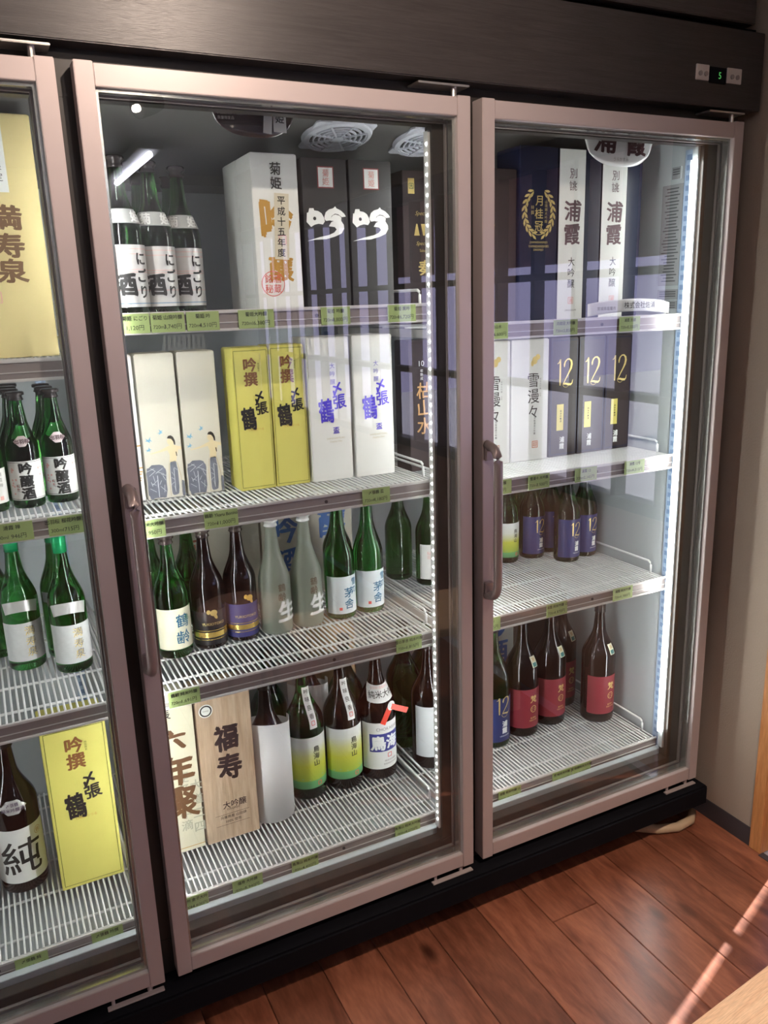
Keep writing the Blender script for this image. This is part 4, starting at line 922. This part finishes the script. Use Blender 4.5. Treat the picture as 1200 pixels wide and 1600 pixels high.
# middle top: cloudy sake, silver labels
nig = B('720n', g_dgreen, cap_blk, capstyle='crown')
nig.label(silver_l, 0.130, 0.014, 0.135)
nig.text(pink_i, [(rect(0.125, 0.0010, 20), 0, 0.127 - k, 1, 1, 0) for k in (0, 0.010, 0.040, 0.045, 0.080)], 1, 'stripe')
nig.text(ink, col('にごり', 0.024, 0.108, 0.028, 1.15, 0.045, 0.05) + col('酒', -0.014, 0.058, 0.046, 1, 0.06, 0.05), 2)
nig.text(mat('ink_band_blue', (0.18, 0.30, 0.42), 0.5), [(rect(0.125, 0.002, 20), 0, 0.021, 1, 1, 0)], 2, 'stripe')
nig.label(mat('cape_grey', (0.42, 0.44, 0.43), 0.4, 0.2, var=0.1), 0.150, 0.176, 0.204, name='neck_label', eps=0.0012)
nig.text(white_ink, rw('菊', -0.020, 0.190, 0.024, 0.05) + rw('姫', 0.022, 0.190, 0.024, 0.05), 3)
z = ZS['middle'][0]
put(nig, 0.088, 0.225, z, 'green bottle with silver label at the left front of the top middle shelf', 0.1)
put(nig, 0.160, 0.272, z, 'green bottle with silver label, second from the left on the top middle shelf')
put(nig, 0.232, 0.325, z, 'green bottle with silver label beside the tall white box', -0.1)
for i, (a, b) in enumerate(((0.085, 0.325), (0.160, 0.385), (0.235, 0.425), (0.120, 0.480))):
    put(plain_dg, a, b, z, ('plain dark bottle behind the leftmost silver-labelled bottle', 'plain dark bottle in the second row of the top middle shelf', 'plain dark bottle deep in the top middle shelf beside the tall white box', 'rearmost plain dark bottle at the left of the top middle shelf')[i])
# middle third tier
z = ZS['middle'][2]
kak = B('720', g_green, cap_smk, capstyle='crown'); kak.label(paper_c, 0.105, 0.024, 0.125)
kak.text(teal_i, col('鶴齢', 0.014, 0.095, 0.036, 1.15, 0.01, 0.04), 1)
kak.text(mat('ink_emerald', (0.03, 0.22, 0.12), 0.4), col('鳥', 0.026, 0.100, 0.014, 1.05, 0.0), 2)
put(kak, 0.125, 0.302, z, 'green bottle with cream label, leftmost on the third middle shelf')
yb = B('720', g_brown, cap_smk, capstyle='crown'); yb.label(mat('label_black', (0.012, 0.010, 0.012), 0.3), 0.125, 0.012, 0.098)
yb.text(mat('foil_gold', (0.80, 0.55, 0.16), 0.22, 0.8), [(rect(0.124, 0.013, 24), 0, 0.038, 1, 1, 0), (rect(0.124, 0.0015, 24), 0, 0.049, 1, 1, 0), (rect(0.124, 0.0015, 24), 0, 0.026, 1, 1, 0)], 1, 'band')
yb.text(gold, rw('YUKIOTOKO', 0.0, 0.066, 0.0095, 0) + [(disc(0.009, 0.008, 10), 0.002, 0.094, 1, 1, 0), (disc(0.005, 0.006, 8), -0.010, 0.097, 1, 1, 0), (disc(0.004, 0.008, 8), 0.006, 0.085, 1, 1, 0.4)], 2)
put(yb, 0.214, 0.313, z, 'dark bottle with black label and gold band on the third middle shelf')
yv = B('720', g_brown, cap_smk, capstyle='crown'); yv.label(mat('label_indigo', (0.045, 0.045, 0.17), 0.4, var=0.1), 0.125, 0.012, 0.098)
yv.text(MATS['foil_gold'], [(rect(0.124, 0.013, 24), 0, 0.038, 1, 1, 0), (rect(0.124, 0.0015, 24), 0, 0.049, 1, 1, 0), (rect(0.124, 0.0015, 24), 0, 0.026, 1, 1, 0)], 1, 'band')
yv.text(gold, rw('YUKIOTOKO', 0.0, 0.066, 0.0095, 0), 2)
yv.text(mat('ink_amber', (0.66, 0.40, 0.08), 0.4), [(disc(0.009, 0.008, 10), 0.012, 0.112, 1, 1, 0), (disc(0.005, 0.006, 8), 0.002, 0.116, 1, 1, 0), (disc(0.004, 0.008, 8), 0.016, 0.104, 1, 1, 0.4)], 1, 'emblem')
put(yv, 0.298, 0.320, z, 'dark bottle with indigo label and gold band on the third middle shelf')
fr_ = B('720', g_frost, cap_clr, capstyle='crown', s0=0.45)
fr_.ang = 0.0; fr_.l = fr_.r
fr_.text(white_ink, col('生', 0.020, 0.062, 0.060, 1, 0.05, 0.05), 2); fr_.text(mat('ink_fox', (0.22, 0.13, 0.08), 0.5), col('鶴齢', 0.006, 0.125, 0.022, 1.1, 0.0, 0.04), 1)
put(fr_, 0.386, 0.313, z, 'frosted pale bottle with a white brushed character, beside the indigo-labelled bottle')
put(fr_, 0.474, 0.318, z, 'frosted pale bottle with a white brushed character, beside the green bottles')
yk = B('720t', g_green, cap_blk, s0=0.47, s1=0.78); yk.label(mat('label_ice', (0.74, 0.80, 0.82), 0.5, var=0.02), 0.112, 0.016, 0.118)
yk.text(teal_i, col('雪の', 0.026, 0.100, 0.021, 1.05, 0.02, 0.04) + col('茅舎', 0.008, 0.074, 0.029, 1.1, 0.02, 0.04), 1)
yk.text(red_i, [(rect(0.008, 0.008, 2), -0.016, 0.030, 1, 1, 0)], 1, 'seal')
put(yk, 0.570, 0.322, z, 'green bottle with icy white label, left one of a pair on the third middle shelf')
put(yk, 0.656, 0.326, z, 'green bottle with icy white label, right end of the third middle shelf')
put(plain_dg, 0.610, 0.425, z, 'plain green bottle behind the pair with icy white labels')
put(plain_dg, 0.200, 0.430, z, 'plain dark bottle behind the gold-banded bottles')
put(plain_dg, 0.105, 0.420, z, 'plain dark bottle behind the leftmost bottle of the third middle shelf')
# middle bottom tier
z = ZS['middle'][3]
wb = put(plain_br, 0.340, 0.318, z, 'dark bottle wrapped in a plain white paper sleeve beside the wood-grain box')
bm = new(); n = 40; a_, b__ = [], []
for k in range(n + 1):
    t = 2 * PI * k / n * 1.02; rr = 0.0575 + 0.0018 * k / n; zz = 0.272 + 0.016 * math.sin(t - 2.6) + (0.012 if k > n * 0.9 else 0)
    a_.append(bm.verts.new((rr * math.cos(t), rr * math.sin(t), 0.002))); b__.append(bm.verts.new((rr * math.cos(t), rr * math.sin(t), zz)))
for k in range(n): bm.faces.new((a_[k], a_[k + 1], b__[k + 1], b__[k]))
sl = fin('paper_sleeve', bm, mat('sleeve_white', (0.80, 0.80, 0.80), 0.6, var=0.03, scale=15), wb, True); sm = sl.modifiers.new('thick', 'SOLIDIFY'); sm.thickness = 0.0008
cho_m = gradient_mat('label_field', [(0.0, (0.10, 0.30, 0.13)), (0.14, (0.14, 0.42, 0.16)), (0.16, (0.36, 0.47, 0.05)), (0.45, (0.58, 0.60, 0.06)), (0.66, (0.66, 0.68, 0.30)), (0.82, (0.74, 0.77, 0.72)), (1.0, (0.76, 0.79, 0.78))], 0.035, 0.190)
def chokai(kind, zz0, zz1, glass):
    b = B(kind, glass, cap_blk, s0=0.56 if kind == '1800' else 0.52); k = (zz1 - zz0) / 0.155
    b.label(cho_m if kind == '1800' else gradient_mat('label_field_small', [(0.0, (0.10, 0.30, 0.13)), (0.14, (0.14, 0.42, 0.16)), (0.16, (0.36, 0.47, 0.05)), (0.45, (0.58, 0.60, 0.06)), (0.70, (0.74, 0.77, 0.72)), (1.0, (0.76, 0.79, 0.78))], zz0, zz1), 0.150 * k if kind == '1800' else 0.110, zz0, zz1)
    b.text(ink, col('鳥海山', 0.012 * k, zz0 + 0.118 * k, 0.020 * k, 1.05, 0.02, 0.05), 1)
    b.text(mat('ink_hill', (0.28, 0.50, 0.28), 0.5), [(poly([(-0.074, 0), (-0.05, 0.006), (-0.03, 0.010), (-0.01, 0.006), (0.01, 0.009), (0.03, 0.013), (0.05, 0.012), (0.074, 0.018), (0.074, 0.016), (0.05, 0.010), (0.03, 0.011), (0.01, 0.007), (-0.01, 0.004), (-0.03, 0.008), (-0.05, 0.004), (-0.074, -0.002)]), 0, zz0 + 0.022 * k, k, k, 0)], 1, 'hill_line')
    b.text(red_i, [(g, 0.018 * k + a, zz0 + 0.012 * k + c, 1, 1, 0) for g, a, c, _, _, _ in frame2d(0.010 * k, 0.010 * k, 0.002)], 2, 'seal')
    if kind == '1800':
        b.label(paper, 0.022, 0.215, 0.325, ang=0.15, name='neck_strip', eps=0.0010)
        b.text(ink, column('吟味良香', 0.0, 0.312, 0.014, 1.5, 0.01), 2); b.text(red_i, [(g, a, 0.231 + c, 1, 1, 0) for g, a, c, _, _, _ in frame2d(0.009, 0.011, 0.0016)], 2, 'seal')
    return b
cg = chokai('1800', 0.035, 0.190, g_green); cd = chokai('1800', 0.035, 0.190, g_brown)
put(cg, 0.460, 0.362, z, 'green bottle with white to yellow-green label beside the paper-wrapped bottle')
put(cd, 0.570, 0.356, z, 'dark bottle with white to yellow-green label beside the blue-labelled bottle')
ch = B('1800', g_brown, cap_blk, s0=0.56); ch.label(paper, 0.145, 0.035, 0.180)
ch.text(mat('label_royal', (0.03, 0.04, 0.26), 0.5), [(rect(0.098, 0.056, 14), 0.002, 0.118, 1, 1, 0)], 1, 'panel')
ch.text(white_ink, [(glyph('鳥', 0.06, 0.12, 0.06), -0.022, 0.118, 0.044, 0.046, 0), (glyph('海', 0.06, 0.12, 0.06), 0.022, 0.118, 0.042, 0.044, 0)], 2)
ch.text(ink_s, rw('CHOKAISAN', 0.010, 0.160, 0.013) + rw('純米大吟醸酒', 0.016, 0.060, 0.007) + rw('秋田県由利本荘市', 0.016, 0.050, 0.006), 1)
ch.text(red_i, [(g, 0.012 + a, 0.076 + c, 1, 1, 0) for g, a, c, _, _, _ in frame2d(0.012, 0.012, 0.002)], 1, 'seal')
ch.label(paper, 0.085, 0.240, 0.285, ang=-0.1, name='shoulder_label', eps=0.0010, cut=lambda a, b: (a, b + 3.0 * a * a))
ch.text(ink, rw('純米大吟', 0.004, 0.262, 0.020, 0.01), 2); ch.text(pink_i, rw('全国新酒鑑評会', 0.0, 0.279, 0.008), 2)
ang = 0.35; sn, cs = math.sin(ang), -math.cos(ang); rr = rad(ch.p, 0.225) + 0.004
bm = new(); lathe(bm, [(0.0, 0.0), (0.013, 0.0), (0.014, 0.002), (0.0, 0.003)], 20)
fin('medal', bm, paper, ch.r, False, (rr * sn, rr * cs, 0.228), (PI / 2, 0, ang))
for sgn, a in ((-1, -0.50), (1, 1.10)):
    bm = new(); box(bm, -0.008, 0.008, -0.0006, 0.0006, -0.056, 0.0)
    fin('ribbon', bm, mat('ribbon_red', (0.80, 0.06, 0.03), 0.4), ch.r, False, (rr * sn + 0.001 * sgn, rr * cs - 0.0012 - 0.001 * sgn, 0.226), (-0.10, -a, 0.12 * sgn))
put(ch, 0.678, 0.352, z, 'dark bottle with royal blue panel and red ribbon on the bottom middle shelf')
for i, (a, b) in enumerate(((0.400, 0.480), (0.515, 0.470), (0.628, 0.458))):
    put(plain_g18 if i != 1 else plain_br, a, b, z, ('plain dark bottle behind the paper-wrapped bottle', 'plain dark bottle behind the yellow-green labels on the bottom middle shelf', 'plain dark bottle in front of the brown kraft box')[i])
# right bay, left end (seen past the light points)
gj = B('720', g_dgreen, cap_blk); gj.label(paper, 0.100, 0.020, 0.125)
gj.text(ink, [(g, a, 0.0725 + c, 1, 1, 0) for g, a, c, _, _, _ in frame2d(0.092, 0.097, 0.001)] + col('吟醸酒', 0.006, 0.104, 0.029, 1.05, 0.06), 1); gj.text(pink_i, col('桜花', -0.022, 0.100, 0.012, 1.1, 0.0), 1)
gj.label(paper, 0.030, 0.165, 0.185, name='neck_label', eps=0.0008)
put(gj, 0.905, 0.430, ZS['right'][2], 'green bottle with bold black print seen past the row of light points')
put(plain_dg, 0.850, 0.520, ZS['right'][2], 'plain green bottle behind the one with bold black print')
wl = B('1800', g_brown, cap_blk, s0=0.56); wl.label(mat('label_pale', (0.58, 0.61, 0.62), 0.5), 0.140, 0.040, 0.200)
wl.text(red_i, [(rect(0.012, 0.014, 2), 0.0, 0.068, 1, 1, 0)], 1, 'seal'); wl.text(ink_s, col('大吟醸', 0.035, 0.115, 0.018, 1.1, 0), 1)
put(wl, 0.840, 0.335, ZS['right'][3], 'dark bottle with plain pale label seen past the lowest light points')
for i, (a, b) in enumerate(((0.828, 0.472), (0.940, 0.520), (0.950, 0.350))):
    put(plain_g18, a, b, ZS['right'][3], ('plain green bottle behind the pale-labelled bottle', 'plain green bottle deep in the left end of the bottom right shelf', 'plain green bottle hidden behind the frame of the right door')[i])
# right third tier
z = ZS['right'][2]
navy = mat('label_navy', (0.020, 0.032, 0.130), 0.4, 0.1, var=0.06)
def twelve(kind):
    b = B(kind, g_dgreen, cap_blk, s0=0.56 if kind == '1800' else 0.52); k = 1.0 if kind == '720' else 1.32
    b.label(navy, 0.112 * k, 0.016 * k, 0.138 * (k if k == 1 else 1.20))
    b.text(gold, [(serif12(), 0.004 * k, 0.106 * k, 0.052 * k, 0.050 * k, 0)], 1); b.text(gold, [(ring(0.008 * k, 0.0087 * k, 16, PI, 2 * PI), 0.006 * k, 0.086 * k, 1, 1, 0)], 1, 'emblem')
    b.text(white_ink, col('浦霞', 0.007 * k, 0.060 * k, 0.016 * k, 1.05, 0.06), 1); b.text(white_ink, rw('URAKASUMI', 0.007 * k, 0.030 * k, 0.005 * k), 1)
    return b
t7 = twelve('720'); cs = chokai('720', 0.020, 0.130, g_green)
put(cs, 1.212, 0.480, z, 'green bottle with yellow-green label beside the door handle on the third right shelf')
put(t7, 1.310, 0.476, z, 'navy-labelled bottle with a gold 12, left one on the third right shelf')
put(t7, 1.398, 0.500, z, 'navy-labelled bottle with a gold 12, half hidden behind the front one')
put(t7, 1.380, 0.388, z, 'navy-labelled bottle with a gold 12, standing furthest forward')
put(t7, 1.462, 0.405, z, 'navy-labelled bottle with a gold 12, beside the inner right wall')
for i, (a, b) in enumerate(((1.16, 0.585), (1.26, 0.590), (1.35, 0.600), (1.445, 0.590))):
    put(plain_dg, a, b, z, ('leftmost plain green bottle at the back of the third right shelf', 'second plain green bottle at the back of the third right shelf', 'third plain green bottle at the back of the third right shelf', 'rightmost plain green bottle at the back of the third right shelf')[i])
# right bottom tier
z = ZS['right'][3]
t18 = twelve('1800')
put(t18, 1.066, 0.335, z, 'tall navy-labelled green bottle with a gold 12 on the bottom right shelf')
rd = B('1800', g_brown, cap_blk, s0=0.56); rd.label(mat('label_crimson', (0.23, 0.020, 0.034), 0.5, var=0.05), 0.142, 0.032, 0.162)
rd.text(gold, col('梵', 0.008, 0.128, 0.026, 1, 0.03, 0.05) + [(ring(0.0095, 0.0115, 24), 0.008, 0.094, 1, 1, 0), (rect(0.014, 0.002), 0.008, 0.097, 1, 1, 0), (rect(0.014, 0.002), 0.008, 0.091, 1, 1, 0)] + rw('BORN', 0.008, 0.064, 0.008) + rw('純米大吟醸', 0.008, 0.056, 0.006), 1)
rd.label(mat('stamp_cream', (0.72, 0.70, 0.52), 0.5), 0.022, 0.232, 0.264, ang=0.30, name='neck_stamp', eps=0.0008)
rd.text(mat('stamp_teal', (0.02, 0.16, 0.16), 0.4), [(rect(0.016, 0.012, 3), 0, 0.240, 1, 1, 0)], 1, 'stamp_print'); rd.text(ochre, rw('醸', 0, 0.255, 0.012), 1)
put(rd, 1.181, 0.345, z, 'dark bottle with crimson label, first beside the navy-labelled bottle')
put(rd, 1.300, 0.360, z, 'dark bottle with crimson label, second from the left')
put(rd, 1.408, 0.440, z, 'dark bottle with crimson label, standing furthest back')
put(rd, 1.446, 0.296, z, 'dark bottle with crimson label, beside the inner right wall')
# left bay
z = ZS['left'][1]
sm_ = B('300', g_green, cap_blk, capstyle='crown'); sm_.label(paper, 0.090, 0.018, 0.098)
sm_.text(ink, [(g, a, 0.058 + c, 1, 1, 0) for g, a, c, _, _, _ in frame2d(0.0, 0.076, 0.0006)[:2]] + [(rect(0.088, 0.0008, 14), 0, 0.0955, 1, 1, 0), (rect(0.088, 0.0008, 14), 0, 0.0205, 1, 1, 0)] + col('吟醸酒', 0.000, 0.083, 0.026, 0.98, 0.07, 0.04) + col('桜花', -0.018, 0.048, 0.008, 1.1, 0.0), 1)
rr_ = random.Random(11)
sm_.text(pink_i, [(disc(0.0022, 0.0022, 6), rr_.choice((-1, 1)) * rr_.uniform(0.018, 0.036), rr_.uniform(0.03, 0.09), 1, 1, 0) for _ in range(16)], 1, 'petals')
vs, fs = disc(0.015, 0.0115, 24)
sm_.label(mat('oval_pink', (0.60, 0.50, 0.50), 0.4, var=0.06), 0.031, 0.1275, 0.1485, name='neck_label', eps=0.0010, cut=lambda a, b: (a * math.sqrt(max(0.03, 1 - (b / 0.0112) ** 2)), b))
sm_.text(mat('ink_maroon', (0.06, 0.02, 0.03), 0.5), rw('出羽桜', 0, 0.138, 0.0095, 0.05), 2)
put(sm_, -0.153, 0.236, z, 'small green bottle with black-print label at the middle of the second left shelf')
put(sm_, -0.086, 0.250, z, 'small green bottle with black-print label beside the frame of the left door', 0.05)
sw = B('300', g_dgreen, cap_blk, capstyle='crown'); sw.label(paper, 0.085, 0.018, 0.088)
sw.text(ink_s, col('浦霞禅', 0.022, 0.076, 0.009, 1.2, 0.0) + [(poly([(-0.03, 0), (-0.022, 0.020), (-0.015, 0.008), (-0.005, 0.018), (0.0, 0.002), (-0.006, 0.006), (-0.016, -0.004), (-0.02, 0.004)]), 0.006, 0.034, 1, 1, 0)], 1)
sw.text(pink_i, [(rect(0.008, 0.008, 2), 0.020, 0.028, 1, 1, 0)], 1, 'seal')
put(sw, -0.222, 0.232, z, 'small dark bottle with ink-drawing label at the left edge of the picture')
ps = B('300', g_dgreen, cap_blk, capstyle='crown'); ps.label(silver_l, 0.03, 0.125, 0.148, name='neck_label')
for i, (a, b) in enumerate(((-0.160, 0.310), (-0.092, 0.322), (-0.160, 0.384), (-0.092, 0.396), (-0.155, 0.458), (-0.225, 0.320))):
    put(ps, a, b, z, ('small plain bottle in the second row of the second left shelf, left', 'small plain bottle in the second row of the second left shelf, right', 'small plain bottle in the third row of the second left shelf, left', 'small plain bottle in the third row of the second left shelf, right', 'small plain bottle at the very back of the second left shelf', 'small plain bottle behind the one with the ink drawing')[i])
z = ZS['left'][2]
mz = B('720g', g_green, cap_grn, capstyle='long'); mz.label(mat('label_pearl', (0.66, 0.68, 0.67), 0.5, var=0.12, scale=120), 0.108, 0.024, 0.116)
mz.text(gold, col('満寿泉', 0.012, 0.096, 0.022, 1.15, 0.01, 0.04), 1)
mz.text(ink_s, col('満寿泉', 0.0145, 0.0985, 0.020, 1.25, -0.01, 0.04), 2)
mz.label(silver_l, 0.080, 0.140, 0.166, name='shoulder_label', eps=0.0010, cut=lambda a, b: (a * (1 + b * 6), b + 4.5 * a * a * -1 + 0.004))
put(mz, -0.200, 0.392, z, 'green-capped bottle with pearl label, left one on the third left shelf')
put(mz, -0.104, 0.322, z, 'green-capped bottle with pearl label, beside the frame of the left door')
pg = B('720g', g_dgreen, cap_grn, capstyle='long'); pg.label(paper, 0.05, 0.140, 0.165, ang=-0.5, name='shoulder_label')
put(pg, -0.112, 0.425, z, 'green-capped plain bottle behind the right pearl-labelled bottle')
put(pg, -0.255, 0.500, z, 'green-capped plain bottle at the back of the third left shelf')
z = ZS['left'][3]
jn = B('1800', g_brown, cap_blk, s0=0.56); jn.label(paper, 0.150, 0.030, 0.172)
jn.text(ink, [(glyph('純', 0.01, 0.08, 0.09), 0.002, 0.098, 0.100, 0.100, 0)], 1)
jn.text(ochre, [(ring(0.0085, 0.0095), 0.046, 0.150, 1, 1, 0)] + rw('鶴', 0.046, 0.150, 0.012), 1, 'emblem')
jn.label(silver_l, 0.062, 0.213, 0.246, ang=-0.05, name='shoulder_label', eps=0.0010, cut=lambda a, b: (a * math.sqrt(max(0.05, 1 - (b / 0.0178) ** 2)), b))
jn.text(mat('ink_purple', (0.12, 0.08, 0.14), 0.5), rw('純米吟醸酒', 0.0, 0.225, 0.010, 0.02) + rw('〆張鶴', 0.0, 0.237, 0.009, 0.02), 2)
put(jn, -0.278, 0.362, z, 'tall dark bottle with a brushed white label beside the tall yellow box')
put(jn, -0.392, 0.352, z, 'tall dark bottle cut off by the left edge of the picture', 0.2)

bpy.data.objects.remove(_to)
# prototypes that were never placed
for o in list(bpy.data.objects):
    if o.parent is None and o.get('label') == 'x':
        for c in list(o.children_recursive): bpy.data.objects.remove(c)
        bpy.data.objects.remove(o)
